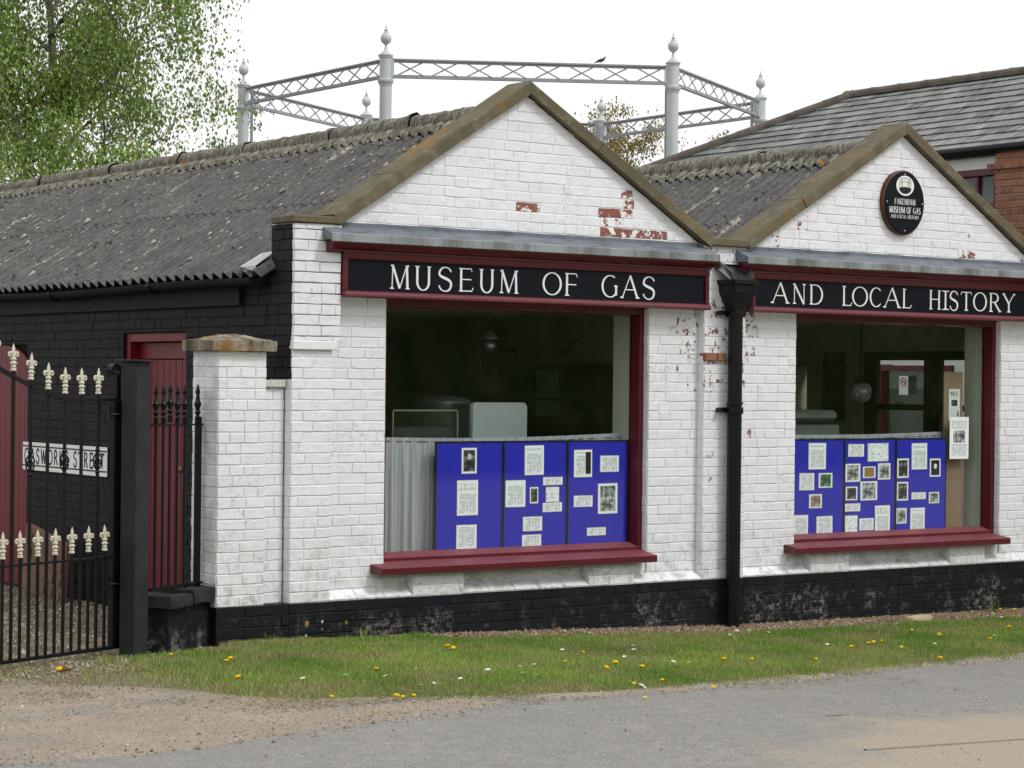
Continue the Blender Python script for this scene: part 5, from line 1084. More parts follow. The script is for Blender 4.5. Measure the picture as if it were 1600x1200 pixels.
GT = thing('iron_gate', 'black wrought iron gate with silver fleur-de-lis finials and swept top rail', 'gate', (HG.x, HG.y, 0), (0, 0, ga))
WG = 1.78
def gtop(u):       # height of the top rail
    pts = [(0, 1.818), (.30, 1.814), (.47, 1.814), (.56, 1.820), (.66, 1.838), (.80, 1.895), (.97, 1.955), (1.09, 2.005), (1.3, 2.10), (1.5, 2.16), (1.78, 2.18)]
    return float(np.interp(u, [p[0] for p in pts], [p[1] for p in pts]))
MB().bbox(.007, .085, -.022, .022, .172, 1.815, .004).build('gate_stile', M_BLACK, GT); MB().bbox(.020, .060, -.018, .018, 1.815, 1.98, .003).build('scroll_stem', M_BLACK, GT)
MB().bbox(1.72, 1.78, -.022, .022, .172, 2.17, .004).build('gate_stile', M_BLACK, GT)
def flat(pts, hw, ht):      # flat bar swept along points in the gate plane
    M = MB(); vs = []
    for i, p in enumerate(pts):
        a, b = pts[max(i-1, 0)], pts[min(i+1, len(pts)-1)]; tx, tz = b[0]-a[0], b[1]-a[1]; l = math.hypot(tx, tz); nx, nz = -tz/l, tx/l
        for sy, s2 in ((-1, -1), (1, -1), (1, 1), (-1, 1)): vs.append((p[0]+nx*ht*s2, sy*hw, p[1]+nz*ht*s2))
    k = len(pts); M.add(vs, [(i*4+j, i*4+(j+1) % 4, (i+1)*4+(j+1) % 4, (i+1)*4+j) for i in range(k-1) for j in range(4)] + [(0, 3, 2, 1), tuple(4*(k-1)+j for j in range(4))]); return M
sm = [(u, sum(gtop(u+d) for d in (-.08, -.04, 0, .04, .08))/5) for u in near(.02, 1.72, .03)]
flat(sm, .020, .009).build('top_rail', M_BLACK, GT, 'auto')
flat([(.09, .779), (1.72, .779)], .018, .007).build('middle_rail', M_BLACK, GT); flat([(.0, .180), (1.78, .180)], .020, .010).build('bottom_rail', M_BLACK, GT)
sp_pts = [(.075+.0*i, 0) for i in range(1)]; spi = [(.088 - .046*(1-.035*i)*cos(.32*i-.9) - .0, 2.005+.046*(1-.035*i)*sin(.32*i-.9)) for i in range(19)]
flat([(.04, 1.93)] + [(.078+.046*(1-.03*i)*cos(pi+.5-.33*i), 2.01+.046*(1-.03*i)*sin(pi+.5-.33*i)) for i in range(18)], .024, .006).build('scroll', M_BLACK, GT, 'auto')
# fleur-de-lis
M = MB()
def lens(prof, dep):
    vs = []; n_ = 8
    for hw, z in prof:
        for k in range(n_): a = 2*pi*k/n_; vs.append((hw*cos(a), dep*min(1, hw/.012)*sin(a), z))
    M.add(vs, [(i*n_+k, i*n_+(k+1) % n_, (i+1)*n_+(k+1) % n_, (i+1)*n_+k) for i in range(len(prof)-1) for k in range(n_)])
lens([(.009, .085), (.012, .10), (.015, .118), (.011, .145), (.004, .166), (.0005, .174)], .009)
M.lathe([(.014, 0), (.020, .004), (.019, .014), (.013, .018), (.018, .028), (.013, .036), (.020, .052), (.014, .062), (.010, .066), (.018, .070), (.020, .077), (.014, .084), (.006, .088)], 10)
for s in (-1, 1):
    M.tube([(s*.006, 0, .086), (s*.012, 0, .104), (s*.022, 0, .117), (s*.034, 0, .116), (s*.040, 0, .104), (s*.036, 0, .094), (s*.028, 0, .095), (s*.027, 0, .102)], [.006, .008, .009, .009, .008, .007, .007, .005], 7)
    M.tube([(s*.010, 0, .04), (s*.022, -.004, .052), (s*.026, -.004, .046)], [.006, .006, .004], 6)
fleur = M.mesh('finial', M_CREAM, 'auto')
u0 = .141; i = 0
bb = {}
def gbar(z1, w_=.0088):
    k = (round(z1, 2), w_)
    if k not in bb: bb[k] = MB().bbox(-w_, w_, -w_, w_, .185, z1, .002).mesh('bar', M_BLACK)
    return bb[k]
basket = MB()
for k in range(4): basket.tube([((.0+.030*sin(pi*j/12))*cos(k*pi/2+pi*1.1*j/12), (.030*sin(pi*j/12))*sin(k*pi/2+pi*1.1*j/12), -.065+.13*j/12) for j in range(13)], .0055, 6)
for z_ in (-.072, .072): basket.lathe([(.012, z_-.01), (.016, z_-.004), (.016, z_+.004), (.012, z_+.01)], 10)
basket = basket.mesh('basket', M_BLACK, 'auto')
u = u0
while u < 1.68:
    if i % 2 == 0:
        obj('bar', gbar(.83), GT, loc=(u, 0, 0)); obj('finial', fleur, GT, loc=(u, 0, .822), rot=(0, radians(rnd.uniform(-2, 2)), pi))
    else:
        zt_ = gtop(u) + .045; obj('bar', gbar(round(zt_, 2), .0092), GT, loc=(u, 0, 0)); obj('finial', fleur, GT, loc=(u, 0, zt_-.008), rot=(0, radians(rnd.uniform(-2, 2)), pi))
        if (i // 2) % 2 == 0: obj('basket', basket, GT, loc=(u, 0, 1.415))
    u += .0763; i += 1
# leaning panel behind the gate
T = thing('leaning_panel', 'pinkish brown embossed panel leaning on the black side wall behind the gate', 'panel', (-.22, 3.62, .12), (0, radians(9), -pi/2+.0))
MB().bbox(-.42, .40, -.02, .02, 0, .56, .006).build('panel_sheet', M_TERRA, T)
for a in range(5):
    for b in range(4): MB().bbox(-.37+a*.15, -.26+a*.15, -.032, -.021, .06+b*.12, .14+b*.12, .004).build('embossed_square', M_TERRA, T)

# ------------------------------------------------------------- gasholder
GH = thing('gasholder_frame', 'grey six-column gasholder guide frame with lattice girders and ball finials', 'gasholder', (14.48, 17.6, 0))
RH = 4.5; cols_ = [(RH*cos(radians(-90+60*k)), RH*sin(radians(-90+60*k))) for k in range(6)]
shaft = MB().lathe([(.16, -.1), (.16, .5), (.105, .55), (.098, 2.0), (.090, 6.50), (.098, 6.51), (.100, 6.535), (.115, 6.55), (.125, 6.575), (.125, 6.60), (.094, 6.612), (.094, 6.93), (.105, 6.94), (.105, 6.955), (.118, 6.965), (.118, 6.985), (.085, 7.0)], 20).mesh('column_shaft', M_HOLD, 'auto')
fin = MB().lathe([(.085, 7.0), (.075, 7.02), (.05, 7.035), (.035, 7.05), (.020, 7.09), (.018, 7.135), (.03, 7.15), (.064, 7.175), (.083, 7.215), (.086, 7.24), (.078, 7.28), (.058, 7.31), (.040, 7.322), (.042, 7.33), (.028, 7.335), (.026, 7.36), (.034, 7.364), (.034, 7.372), (.017, 7.378), (.010, 7.42), (.001, 7.47)], 20).mesh('ball_finial', M_HOLD, 'auto')
for k, (x, y) in enumerate(cols_):
    C_ = obj('column', None, GH, loc=(x, y, 0)); obj('column_shaft', shaft, C_); obj('ball_finial', fin, C_)
    l = math.hypot(x, y); a = math.atan2(-y, -x); MB().box(.12, .17, -.02, .02, 0, 6.9).build('guide_rail', M_HOLDL, C_, rot=(0, 0, a))
SD = RH; LG = SD - .22
gm = MB(); gm.box(-LG/2, LG/2, -.03, .03, 6.905, 6.93); gm.box(-LG/2, LG/2, -.008, .008, 6.87, 6.905); CH = gm.mesh('top_chord', M_HOLDL)
gm = MB(); gm.box(-LG/2, LG/2, -.03, .03, 6.63, 6.655); gm.box(-LG/2, LG/2, -.008, .008, 6.655, 6.685); CB = gm.mesh('bottom_chord', M_HOLDL)
LB = {}
for k in range(6):
    x0, y0 = cols_[k]; x1, y1 = cols_[(k+1) % 6]; G_ = obj('girder', None, GH, loc=((x0+x1)/2, (y0+y1)/2, 0), rot=(0, 0, math.atan2(y1-y0, x1-x0)))
    obj('top_chord', CH, G_); obj('bottom_chord', CB, G_)
    for e in (-1, 1): MB().box(e*LG/2-.02, e*LG/2+.02, -.03, .03, 6.62, 6.935).build('end_plate', M_HOLD, G_)
    p = LG/8
    for i in range(8):
        a, b = -LG/2+i*p, -LG/2+(i+1)*p
        for s in (0, 1):
            key = s
            if key not in LB:
                m2 = MB(); q = [(-p/2+.02, 6.65), (p/2-.02, 6.91)] if s == 0 else [(-p/2+.02, 6.91), (p/2-.02, 6.65)]
                dx, dz = q[1][0]-q[0][0], q[1][1]-q[0][1]; l = math.hypot(dx, dz); nx, nz = -dz/l*.011, dx/l*.011; yy = -.013 if s else .005
                m2.prism([(q[0][0]+nx, q[0][1]+nz), (q[1][0]+nx, q[1][1]+nz), (q[1][0]-nx, q[1][1]-nz), (q[0][0]-nx, q[0][1]-nz)], yy, yy+.008, 'y'); LB[key] = m2.mesh('lattice_bar', M_HOLDL)
            obj('lattice_bar', LB[key], G_, loc=((a+b)/2, 0, 0))
MB().box(-.06, .02, -.05, .05, 5.75, 5.82).build('bolt_bracket', M_HOLDL, obj('bracket_mount', None, GH, loc=(cols_[5][0]+.1, cols_[5][1], 0)))
# pigeon on the front girder
fx0, fy0 = cols_[0]; fx1, fy1 = cols_[5]
T = thing('pigeon', 'brown pigeon perched on the front girder of the gasholder', 'bird', (14.48 + fx1 + (fx0-fx1)*.745, 17.6 + fy1 + (fy0-fy1)*.745, 6.93), (0, 0, radians(-38)))
M = MB(); M.tube([(-.22, 0, .045), (-.15, 0, .07), (-.08, 0, .10), (0, 0, .125), (.07, 0, .145), (.11, 0, .17), (.125, 0, .20), (.13, 0, .225), (.16, 0, .235), (.185, 0, .232)], [.010, .022, .045, .062, .058, .040, .028, .030, .022, .004], 12)
M.v = [(a, b*.85, c_) for a, b, c_ in M.v]; M.build('body', M_PIGEON, T, True); T.scale = (.46, .46, .46)
for s in (-1, 1): MB().tube([(.02, s*.02, .08), (.025, s*.02, .0)], .006, 6).build('leg', M_PIGEON, T); MB().tube([(.06, s*.045, .13), (-.04, s*.05, .11), (-.17, s*.02, .07)], [.03, .032, .006], 8).build('wing', M_PIGEON, T, True)

# ------------------------------------------------------------- slate roofed house to the right
SH = thing('slate_roofed_house', 'white walled house with hipped grey slate roof and brick pier', 'house')
XS, ZE, YR, ZR, XR = 10.13, 4.50, 6.94, 5.66, 12.30; YC = YR + (XR-XS)
MB().box(XS, XS+.25, 4.30, 9.0, -.3, 4.42).build('wall_panel', M_RENDER, SH); MB().box(XS, XS+.25, 2.5, 3.15, -.3, 3.86).build('wall_panel', M_RENDER, SH)
MB().box(XS, XS+.25, 3.15, 4.30, 2.20, 3.86).build('wall_panel', M_RENDER, SH); MB().box(XS, XS+.25, 3.15, 4.30, -.3, 1.3).build('wall_panel', M_RENDER, SH)
MB().box(XS, XS+.25, 3.95, 4.30, 3.86, 4.42).build('wall_panel', M_RENDER, SH); MB().box(XS+.001, XS+.249, 2.5, 3.95, 4.295, 4.42).build('wall_panel', M_RENDER, SH); MB().box(XS+.25, 14.4, 8.75, 9.0, -.3, 4.42).build('wall_panel', M_RENDER, SH)
def swin(y0, y1, z0, z1, mull):
    Wd = obj('window', None, SH); 
    M = MB(); f_ = .07
    M.bbox(XS-.03, XS+.08, y0, y1, z1-f_, z1-.002, .004); M.bbox(XS-.05, XS+.08, y0, y1, z0, z0+.05, .004); M.bbox(XS-.03, XS+.08, y0+.002, y0+f_, z0+.05, z1-f_, .004); M.bbox(XS-.03, XS+.08, y1-f_, y1-.002, z0+.05, z1-f_, .004)
    for y in mull: M.bbox(XS, XS+.06, y-.022, y+.022, z0+.05, z1-f_, .003)
    M.build('window_frame', M_RED, Wd); MB().box(XS+.04, XS+.045, y0+.05, y1-.05, z0+.04, z1-.06).build('pane', M_GLASS, Wd); MB().box(XS+.14, XS+.15, y0, y1, z0, z1).build('blind', plain('house_blind', (.16, .19, .19), .8, .1, .3, scale=2) if 'house_blind' not in bpy.data.materials else bpy.data.materials['house_blind'], Wd)
swin(2.53, 3.94, 3.865, 4.29, (2.86, 3.2, 3.55)); swin(3.16, 4.29, 1.305, 2.195, (3.55,))
# brick pier with its own bricks
BPX = XS-.10; MB().box(BPX+.012, XS+.25, -2.0, 2.495, -.3, 4.44).build('pier_mortar', M_MORTAR, SH)
BJ = .013; VAR.clear(); hb = Wall(200); hb.zone(BPX, -2.51, -1.15, 3.2, 4.47, ax='x', flem=.35); hb.zone(BPX, -2.49, 2.0, -.15, 3.2, ax='x', flem=.35); hb.zone(BPX, -1.15, 2.0, 3.2, 4.44, ax='x')
hb.emit(SH, M_BRICK, 90, proud=.012); 
for i in range(4): MB().bbox(BPX-.05, BPX+.08, 2.585-.225*(i+1)+.006, 2.585-.225*i, 4.26, 4.325, .004).build('corbel_brick', M_BRICK, SH)
# gutter and soffit
MB().box(XS-.09, XS+.02, 2.515, 9.15, 4.425, 4.45).build('soffit', M_BLKP, SH); MB().box(XS-.09, XS-.06, -2, 9.15, 4.452, 4.49).build('fascia_board', M_BLKP, SH)
MB().tube([(XS-.14, -2, 4.485), (XS-.14, 9.2, 4.485)], .048, 10).build('gutter', M_BLACK, SH, True)
# slates
RS = obj('slate_roof', None, SH); ex, ez = XS-.14, 4.50-.14*math.tan(radians(28)) + .07; rl = math.hypot(XR-ex, ZR-ez); sx_, sz = (XR-ex)/rl, (ZR-ez)/rl
NC = 12; gg = rl/NC; R = random.Random(3); sl = []; SW_ = .25
for c_ in range(NC+1):
    s0 = c_*gg; s1 = min(s0+gg*1.0+.06, rl+.02); ymax = YC+.14 - s0*sx_ ; y = 9.3 - (.125 if c_ % 2 else 0)
    while y > -2.2:
        if y-SW_/2 < ymax - .06 and s0 < rl: sl.append((c_, s0, s1, y-SW_, y))
        y -= SW_
sl.sort(key=lambda q: (abs(q[3]-4.2) > 2.9, R.random())); svm = {}
def slate_geo(R, L, w_):
    vs = []; j = R.uniform(-.004, .004); t0, t1 = .012, .004
    for s, h in ((0, t0+.006), (0, .006), (L, t1), (L, -.004)):
        for v in (-w_/2+.003, 0, w_/2-.003): vs.append((s + (R.uniform(-.006, .006) if s == 0 else 0), v, h + j*.4))
    return vs, [(0, 1, 7, 6), (1, 2, 8, 7), (3, 9, 10, 4), (4, 10, 11, 5), (0, 3, 4, 1), (1, 4, 5, 2), (0, 6, 9, 3), (2, 5, 11, 8)]
pa = math.atan2(sz, sx_); rest = MB()
SV = [MB().add(*slate_geo(R, gg+.06, SW_)).mesh('slate', M_SLATE) for _ in range(8)]
cnt = 0
for c_, s0, s1, ya, yb in sl:
    ym = (ya+yb)/2; lim = YC+.14-(s0+gg)*sx_
    if yb <= lim + .02 and cnt < 300 and -.2 < ya and s1 < rl+.03:
        obj('slate', SV[R.randrange(8)], RS, loc=(ex+sx_*s0, ym, ez+sz*s0), rot=(R.uniform(-.012, .012), -pa + .022 + R.uniform(-.004, .004), R.uniform(-.004, .004))); cnt += 1
    else:
        vs, fs = slate_geo(R, min(s1-s0, rl-s0+.01), SW_); mt = Matrix.Translation((ex+sx_*s0, ym, ez+sz*s0)) @ Matrix.Rotation(-pa+.022, 4, 'Y'); V2 = [mt @ Vector(v) for v in vs]
        V2 = [Vector((v.x, min(v.y, YC+.14-(v.x-XS+.14)), v.z)) for v in V2]; rest.add(V2, fs)
o = rest.build('slating', M_SLATE, RS); o['kind'] = 'stuff'
# hip end and far slope, underlay, hip and ridge tiles
M = MB(); M.add([(ex+.02, -2.2, ez-.02), (ex+.02, YC+.10, ez-.02), (XR, YR, ZR-.02), (XR, -2.2, ZR-.02), (2*XR-ex, YC+.1, ez-.02), (2*XR-ex, -2.2, ez-.02)], [(0, 1, 2, 3), (1, 4, 2), (4, 5, 3, 2)]); M.build('roof_deck', M_SLATE, RS)
def tiles(P, Q, k, nm_):
    P, Q = Vector(P), Vector(Q)
    for i in range(k):
        a = P.lerp(Q, i/k); b = P.lerp(Q, (i+1)/k + .01); t = (b-a).normalized(); side = t.cross(Vector((0, 0, 1))).normalized(); up = side.cross(t); M = MB(); vs = []
        for p, r_ in ((a, .075), (a.lerp(b, .9), .072), (b, .080)):
            for j in range(9): an = -.35+(pi+.7)*j/8; vs.append(p + side*cos(an)*r_*1.25 + up*(sin(an)*r_ + .01))
        M.add(vs, [(q_*9+j, q_*9+j+1, (q_+1)*9+j+1, (q_+1)*9+j) for q_ in range(2) for j in range(8)]); M.build(nm_, M_RTILE, RS, True)
M_RTILE = plain('weathered_ridge_tile', (.15, .135, .11), .85, .2, .45, bump=.5)
tiles((XR, -2.2, ZR), (XR, YR, ZR), 20, 'ridge_tile'); tiles((ex, YC+.14, ez), (XR, YR, ZR), 9, 'hip_tile')

# unseen greenery added across the road to darken what the shop windows mirror
n = N('hedge_leaves', .8, .1); c = n.mix(n.ramp(n.noise(1.5, 6), [(.35, 0.), (.65, 1.)]), (.10, .16, .05), (.22, .30, .11)); n.base(c); n.bump(n.noise(4, 5), 1., .2)
M = MB(); vs = []; HX = near(-40, 90, .8); HZ = near(-.2, 6.0, .5)
for x in HX:
    for z in HZ: vs.append((x, -27 + 1.2*mn.noise(Vector((x*.3, z*.5, 0))) + .5*mn.noise(Vector((x*1.1, z*1.3, 5))), z*(1+.35*mn.noise(Vector((x*.12, 0, 9))))))
for x in HX: vs.append((x, -30, 5.6)); vs.append((x, -30.2, -.2))
q = len(HZ); f = [(i*q+j, (i+1)*q+j, (i+1)*q+j+1, i*q+j+1) for i in range(len(HX)-1) for j in range(q-1)]; o0 = len(HX)*q
f += [(i*q+q-1, (i+1)*q+q-1, o0+(i+1)*2, o0+i*2) for i in range(len(HX)-1)] + [(o0+i*2, o0+i*2+2, o0+i*2+3, o0+i*2+1) for i in range(len(HX)-1)]
M.add(vs, f).build('unseen_hedge', n.m, None, True, label='unseen dark green mass added across the road for the windows to mirror', cat='unseen_hedge')

# ------------------------------------------------------------- trees
n = N('birch_bark', .85, .15); c = n.mix(n.ramp(n.noise(3, 5, n.co('World', (1, 1, 3))), [(.45, 0.), (.6, 1.)]), (.32, .30, .26), (.07, .06, .05)); n.base(c); n.bump(n.noise(20, 4), .5, .02); M_BARK = n.m
def make_tree(name, label, cat, base, height, spread, nleaf, leaf, pal, seed, levels=3, crown0=.25, droop=.25, trunk_r=.12, wood=True, bias=(0, 0), nb0=16, group=None, density=None):
    R = random.Random(seed); gr = np.random.default_rng(seed); T = thing(name, label, cat, base, group=group); W = MB(); tips = []; B0 = Vector((0, 0, 0))
    def branch(p, d, L, r, lvl):
        pts = [p]; rs = [r]; k = 6 if lvl < 2 else 4; q = p.copy(); dd_ = d.normalized()
        for i in range(k):
            dd_ = (dd_ + Vector((R.gauss(0, .13), R.gauss(0, .13), R.gauss(0, .08) - (droop*.12*lvl if lvl > 1 else -.03)))).normalized(); q = q + dd_*L/k; pts.append(q.copy()); rs.append(max(.003, r*(1-(i+1)/k*.85)))
        if lvl <= 2: W.tube(pts, rs, 6 if lvl < 2 else 4, cap=False)
        elif lvl == 3 and R.random() < .4: W.tube(pts, rs, 3, cap=False)
        if lvl >= levels:
            for t in np.linspace(.15, 1, 5): i = min(int(t*k), k-1); tips.append((pts[i].lerp(pts[i+1], t*k-i), dd_))
            return
        nb = {0: nb0, 1: 8, 2: 5}[lvl]
        for j in range(nb):
            t = (crown0 + (1-crown0)*(j+.5)/nb) if lvl == 0 else R.uniform(.2, 1); i = min(int(t*k), k-1); s = pts[i].lerp(pts[i+1], t*k-i)
            if lvl == 0:
                a = j*2.4 + R.uniform(-.4, .4); up = .55 + .5*t; d2_ = Vector((cos(a)+bias[0]*.4, sin(a)+bias[1]*.4, up)); L2 = spread*(1.05-.55*t)*R.uniform(.75, 1.15)
            else:
                d2_ = (dd_*.6 + Vector((R.gauss(0, .7), R.gauss(0, .7), R.gauss(0, .45)))).normalized(); L2 = L*R.uniform(.38, .6)
            branch(s, d2_, L2, max(.004, rs[i]*.55), lvl+1)
    branch(B0, Vector((R.uniform(-.05, .05), R.uniform(-.05, .05), 1)), height, trunk_r, 0)
    W.build('trunk', M_BARK, T, True)
    P = np.array([tuple(p) for p, d in tips]); 
    # clumpy foliage: every twig carries its own light or dark tone
    per = max(1, nleaf//len(P)); wt = gr.gamma(1.6, 1., len(P)); cnt = gr.poisson(per*wt/wt.mean()); idx = np.repeat(np.arange(len(P)), cnt); nl = len(idx)
    off = gr.normal(0, 1, (nl, 3))*np.array([.13, .13, .11])*(spread/2.6)**.5; dr = gr.random(nl)**1.5*.38*droop*3*(.4); off[:, 2] -= dr; C0 = P[idx]+off
    tone = gr.normal(0, .28, len(P))[idx] + gr.normal(0, .18, nl); 
    a = gr.uniform(0, 2*pi, nl); tilt = gr.normal(0, .8, nl); u = np.stack([np.cos(a), np.sin(a), .3*np.sin(tilt)], 1); v = np.stack([-np.sin(a)*np.cos(tilt)*.6, np.cos(a)*np.cos(tilt)*.6, -np.abs(np.sin(tilt))-.5], 1); v /= np.linalg.norm(v, axis=1)[:, None]
    s = (leaf*gr.uniform(.6, 1.35, nl))[:, None]; V = np.stack([C0-v*s, C0+u*s*.6, C0+v*s, C0-u*s*.6], 1)
    t = np.clip(.5+tone, 0, 1)[:, None]; C = (1-t)*np.array(pal[0])+t*np.array(pal[1]); k = gr.random(nl) < .12; C[k] = np.array(pal[2])
    o = polymesh('crown', V, 4, C, M_LEAF, T); return T
GP1 = [(.11, .21, .04), (.34, .48, .12), (.34, .32, .12)]; GP2 = [(.08, .155, .035), (.23, .34, .09), (.26, .25, .10)]; BR = [(.14, .11, .03), (.36, .28, .08), (.22, .24, .08)]
make_tree('birch_tree', 'large fresh green birch with pale trunk behind the left end of the corrugated roof', 'tree', (4.75, 15.2, 0), 8.9, 3.05, 98000, .028, GP1, 5, crown0=.30, droop=.5, trunk_r=.13, nb0=24)
make_tree('birch_tree', 'slightly darker birch crown at the top left corner left of the pale trunk', 'tree', (3.0, 17.5, 0), 9.2, 3.2, 48000, .030, GP2, 8, crown0=.30, droop=.5, trunk_r=.12, nb0=20)
#make_tree('birch_tree', 'thin upright birch between the big birch and the leftmost gasholder column', 'tree', (7.55, 15.6, 0), 6.9, 2.0, 12000, .032, GP1, 21, crown0=.30, droop=.5, trunk_r=.07, nb0=13)
make_tree('young_tree', 'bronze leaved tree seen between the two gables behind the gasholder frame', 'tree', (24.1, 26.3, 0), 7.7, 2.3, 17000, .034, BR, 12, crown0=.35, droop=.2, trunk_r=.08, nb0=12)
make_tree('young_tree', 'sparse dark sapling top just right of the nearest gasholder column', 'tree', (21.5, 21.0, 0), 7.0, .75, 1500, .032, BR, 13, crown0=.45, trunk_r=.04, nb0=8)
make_tree('young_tree', 'sparse dark twigs left of the right-hand gasholder column above the slate hip', 'tree', (22.5, 20.3, 0), 7.25, .95, 2200, .032, BR, 15, crown0=.45, trunk_r=.04, nb0=9)
make_tree('young_tree', 'thin green twigs showing behind the leftmost gasholder column', 'tree', (12.0, 24.0, 0), 7.0, 1.2, 1500, .04, GP2, 17, crown0=.4, trunk_r=.05, nb0=8)

# ------------------------------------------------------------- weeds, flowers and litter
def tuft(x, y, hgt, nbl, label, col, seed, flower=False):
    g_ = np.random.default_rng(seed); z = float(gz(x)); V = []; C = []
    for i in range(nbl):
        a = g_.uniform(0, 2*pi); L = hgt*g_.uniform(.5, 1.1); sp_ = L*g_.uniform(.25, .8); w_ = g_.uniform(.003, .006); k = 5; px_, py_ = -sin(a)*w_, cos(a)*w_; bx, by = g_.normal(0, .02, 2); c_ = np.array(col)*g_.uniform(.7, 1.3); prev = None
        for j in range(k+1):
            t = j/k; cx_, cy_, cz = bx+cos(a)*sp_*t*t, by+sin(a)*sp_*t*t, L*(t-.35*t*t*t*t); w2 = (1-t)**.7; q = ((cx_-px_*w2, cy_-py_*w2, cz), (cx_+px_*w2, cy_+py_*w2, cz))
            if prev: V.append([prev[0], prev[1], q[1], q[0]]); C.append(c_)
            prev = q
    T = thing('grass_tuft', label, 'weed', (x, y, z+.005)); polymesh('blade_cluster', np.array(V), 4, np.array(C), M_BLADE, T)
    if flower:
        for dx, dy, dz in ((.06, -.02, .06), (.20, -.05, .05)): obj('flower_head', FLM, T, loc=(dx, dy, dz))
M_YEL = plain('dandelion_yellow', (.78, .50, .01), .7, .1, .2, scale=90); M_DAISY = plain('daisy_white', (.85, .85, .85), .6, .2, .05)
M = MB(); M.lathe([(.004, -.004), (.014, .0), (.020, .006), (.014, .011), (.003, .013)], 12); FLM = M.mesh('flower_head', M_YEL)
tuft(7.12, -.12, .30, 16, 'tall green grass tuft with small yellow flowers at the plinth below the right window', (.12, .20, .04), 1, True)
tuft(.55, -.10, .16, 46, 'pale straw coloured grass tuft at the plinth left of the left window', (.30, .31, .14), 2)
tuft(1.02, -.06, .13, 14, 'small curling green weed at the plinth below the left window', (.08, .13, .05), 3)
tuft(4.62, -.05, .09, 22, 'low dark weed just right of the drainpipe foot', (.07, .09, .03), 4)
tuft(3.62, -.07, .10, 10, 'small leafy seedling at the plinth left of the drainpipe', (.10, .16, .04), 5)
tuft(8.0, -.15, .16, 24, 'green weed clump at the far right end of the plinth', (.12, .20, .05), 6)
tuft(-.2, -.06, .12, 30, 'short green tuft at the foot of the white pier', (.12, .19, .05), 7)
# flowers
stem = M_BLADE
M = MB(); M.tube([(0, 0, -.03), (.002, 0, .03)], .0015, 5)
nst = len(M.f); R = random.Random(2); vs = []; 
M.lathe([(.003, .026), (.015, .030), (.0215, .037), (.018, .044), (.010, .048), (.002, .049)], 14); DM = M.mesh('dandelion', M_YEL); sg_ = plain('stem_green', (.08, .14, .03), .6, .2, .1); DM.materials.append(sg_)
for i, p in enumerate(DM.polygons): p.material_index = 1 if i < nst else 0
M = MB(); M.tube([(0, 0, -.03), (0, 0, .03)], .001, 4); ns2 = len(M.f)
for k in range(12): a = 2*pi*k/12; M.add([(.003*cos(a-.2), .003*sin(a-.2), .031), (.018*cos(a-.18), .018*sin(a-.18), .038), (.018*cos(a+.18), .018*sin(a+.18), .038), (.003*cos(a+.2), .003*sin(a+.2), .031)], [(0, 1, 2, 3)])
nk = len(M.f); M.lathe([(.004, .031), (.0045, .034), (.001, .036)], 8); DY = M.mesh('daisy', M_DAISY, fix=False); DY.materials.append(sg_); DY.materials.append(M_YEL)
for i, p in enumerate(DY.polygons): p.material_index = 1 if i < ns2 else (0 if i < nk else 2)
YE = [(-1.0, -0.99), (-1.35, -1.74), (-1.22, -2.58), (-0.93, -2.81), (-0.86, -2.78), (-0.78, -2.76), (-0.49, -1.9), (0.66, -1.07), (0.98, -1.91), (-2.05, -0.73), (-1.19, -0.54), (1.56, -1.35), (1.25, -2.1), (0.98, -2.32), (1.28, -2.33), (0.77, -2.88), (1.06, -2.81), (0.43, -3.39), (1.85, -2.12), (2.46, -2.09), (2.2, -2.1), (3.0, -2.16), (3.79, -1.72), (4.18, -1.5), (4.29, -1.45), (4.41, -1.41), (5.19, -0.97), (5.15, -1.31), (4.0, -2.39), (4.26, -1.76), (5.36, -1.66), (6.12, -1.18), (1.18, -3.15), (0.68, -0.99), (-1.07, -1.07)]
WH = [(-0.3, -1.96), (-0.24, -1.99), (-0.8, -2.06), (-1.06, -2.01), (-0.6, -2.21), (-0.62, -2.6), (-0.49, -2.54), (-0.28, -2.53), (0.05, -2.34), (1.05, -1.34), (1.05, -1.54), (1.47, -1.24), (0.42, -2.17), (0.52, -2.1), (0.63, -2.04), (0.21, -2.48), (0.26, -2.55), (2.13, -1.2), (1.96, -1.42), (2.0, -1.23), (1.62, -1.73), (1.61, -1.86), (1.73, -2.1), (1.14, -2.6), (0.57, -2.74), (2.4, -1.38), (2.58, -1.32), (2.9, -1.04), (3.5, -0.69), (3.79, -0.45), (3.99, -0.36), (4.04, -0.53), (4.53, -0.35), (4.75, -0.36), (4.94, -0.44), (3.78, -1.47), (5.48, -0.55), (5.85, -0.36), (5.37, -0.64), (4.63, -1.74), (6.78, -0.52), (5.6, -1.48)]
ZN = [(-1.0, 'in the worn turf before the gate'), (-.1, 'below the white pier'), (.75, 'left of the left window'), (1.9, 'below the left half of the left window'), (3.2, 'below the right half of the left window'), (4.4, 'in front of the drainpipe'), (5.6, 'below the left part of the right window'), (7.0, 'below the right part of the right window'), (99, 'at the right end of the verge')]
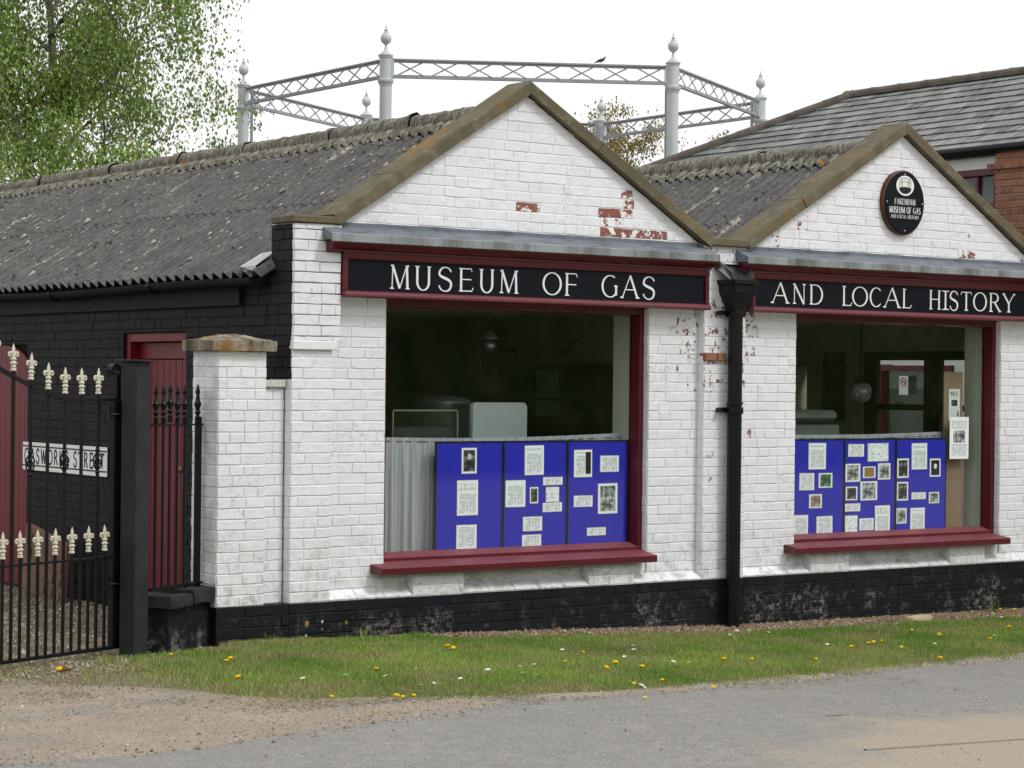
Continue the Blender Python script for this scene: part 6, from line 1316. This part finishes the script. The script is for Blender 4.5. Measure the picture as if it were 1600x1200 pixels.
for nm, me, P_, lb, gp, ct in (('dandelion', DM, YE, 'yellow dandelion', 'dandelions scattered over the grass verge', 'flower'), ('daisy', DY, WH, 'tiny white daisy', 'daisies scattered over the grass verge', 'flower')):
    for i, (x, y) in enumerate(P_):
        e = vz(x, y) if y < -.02 and x > -1.9 else float(gz(x)); s = rnd.uniform(.6, 1.05)
        f_ = (y - float(edge(x)))/max(.2, -float(edge(x))); zone = next(t for a, t in ZN if x < a); where = 'near the road edge' if f_ < .3 else ('close to the plinth' if f_ > .72 else 'mid-verge')
        o = obj(nm, me, None, None, (x, y, e), (rnd.uniform(-.35, .35), rnd.uniform(-.35, .35), rnd.uniform(0, 6)), '%s %s, %s' % (lb, zone, where), ct, gp); o.scale = (s, s, s)
for nm, me, x, y, lb in ():
    pass
obj('stone_block', slab(-.13, .13, -.05, .05, 0, .055, .012, 4, rnd_=.06), None, M_BAG, (6.02, -.26, float(gz(6.1))+.012), (0, 0, .12), 'cream coloured oblong stone lying in the grass below the right window', 'stone')
T = thing('plastic_fork', 'white plastic fork dropped on the edge of the grass by the road', 'fork', (.80, -2.93, float(gz(.8))+.02), (0, 0, radians(62)))
MB().bbox(-.075, .045, -.005, .005, 0, .006, .001).build('handle', M_PLASTIC, T)
for k in (-1, 0, 1): MB().bbox(.062, .10, k*.009-.002, k*.009+.002, 0, .006, .001).build('prong', M_PLASTIC, T)
MB().bbox(.044, .064, -.013, .013, .0005, .0065, .001).build('head', M_PLASTIC, T)
obj('twig', MB().tube([(-.11, 0, .004), (-.02, .012, .010), (.05, -.004, .006), (.12, .01, .008)], [.006, .005, .004, .002], 6).mesh('twig', M_BARK, True), None, None, (.17, -2.78, float(gz(.17))+.02), (0, 0, -.3), 'bent brown twig lying along the lower edge of the grass', 'twig')
obj('stick', MB().tube([(-.16, 0, .008), (0, .01, .012), (.15, 0, .008)], [.012, .011, .008], 6).mesh('stick', M_DAISY, True), None, None, (7.75, -.13, float(gz(7.7))+.012), (0, 0, .1), 'pale peeled stick at the plinth at the right edge', 'stick')
obj('paper_scrap', slab(-.045, .045, -.02, .02, 0, .012, .008, 6), None, M_PLASTIC, (3.62, -.16, float(gz(3.6))+.02), (0, 0, .2), 'crumpled white scrap on the gravel left of the drainpipe', 'litter')
lf = MB().tube([(-.05, 0, .005), (0, .01, .015), (.06, -.01, .008)], [.008, .02, .004], 6).mesh('dead_leaf', plain('dead_leaf_brown', (.16, .08, .03), .8, .1, .3), True)
obj('dead_leaf', lf, None, None, (-2.02, -.73, .14), (0, 0, .4), 'curled brown dead leaf on the grass in front of the gate', 'leaf')
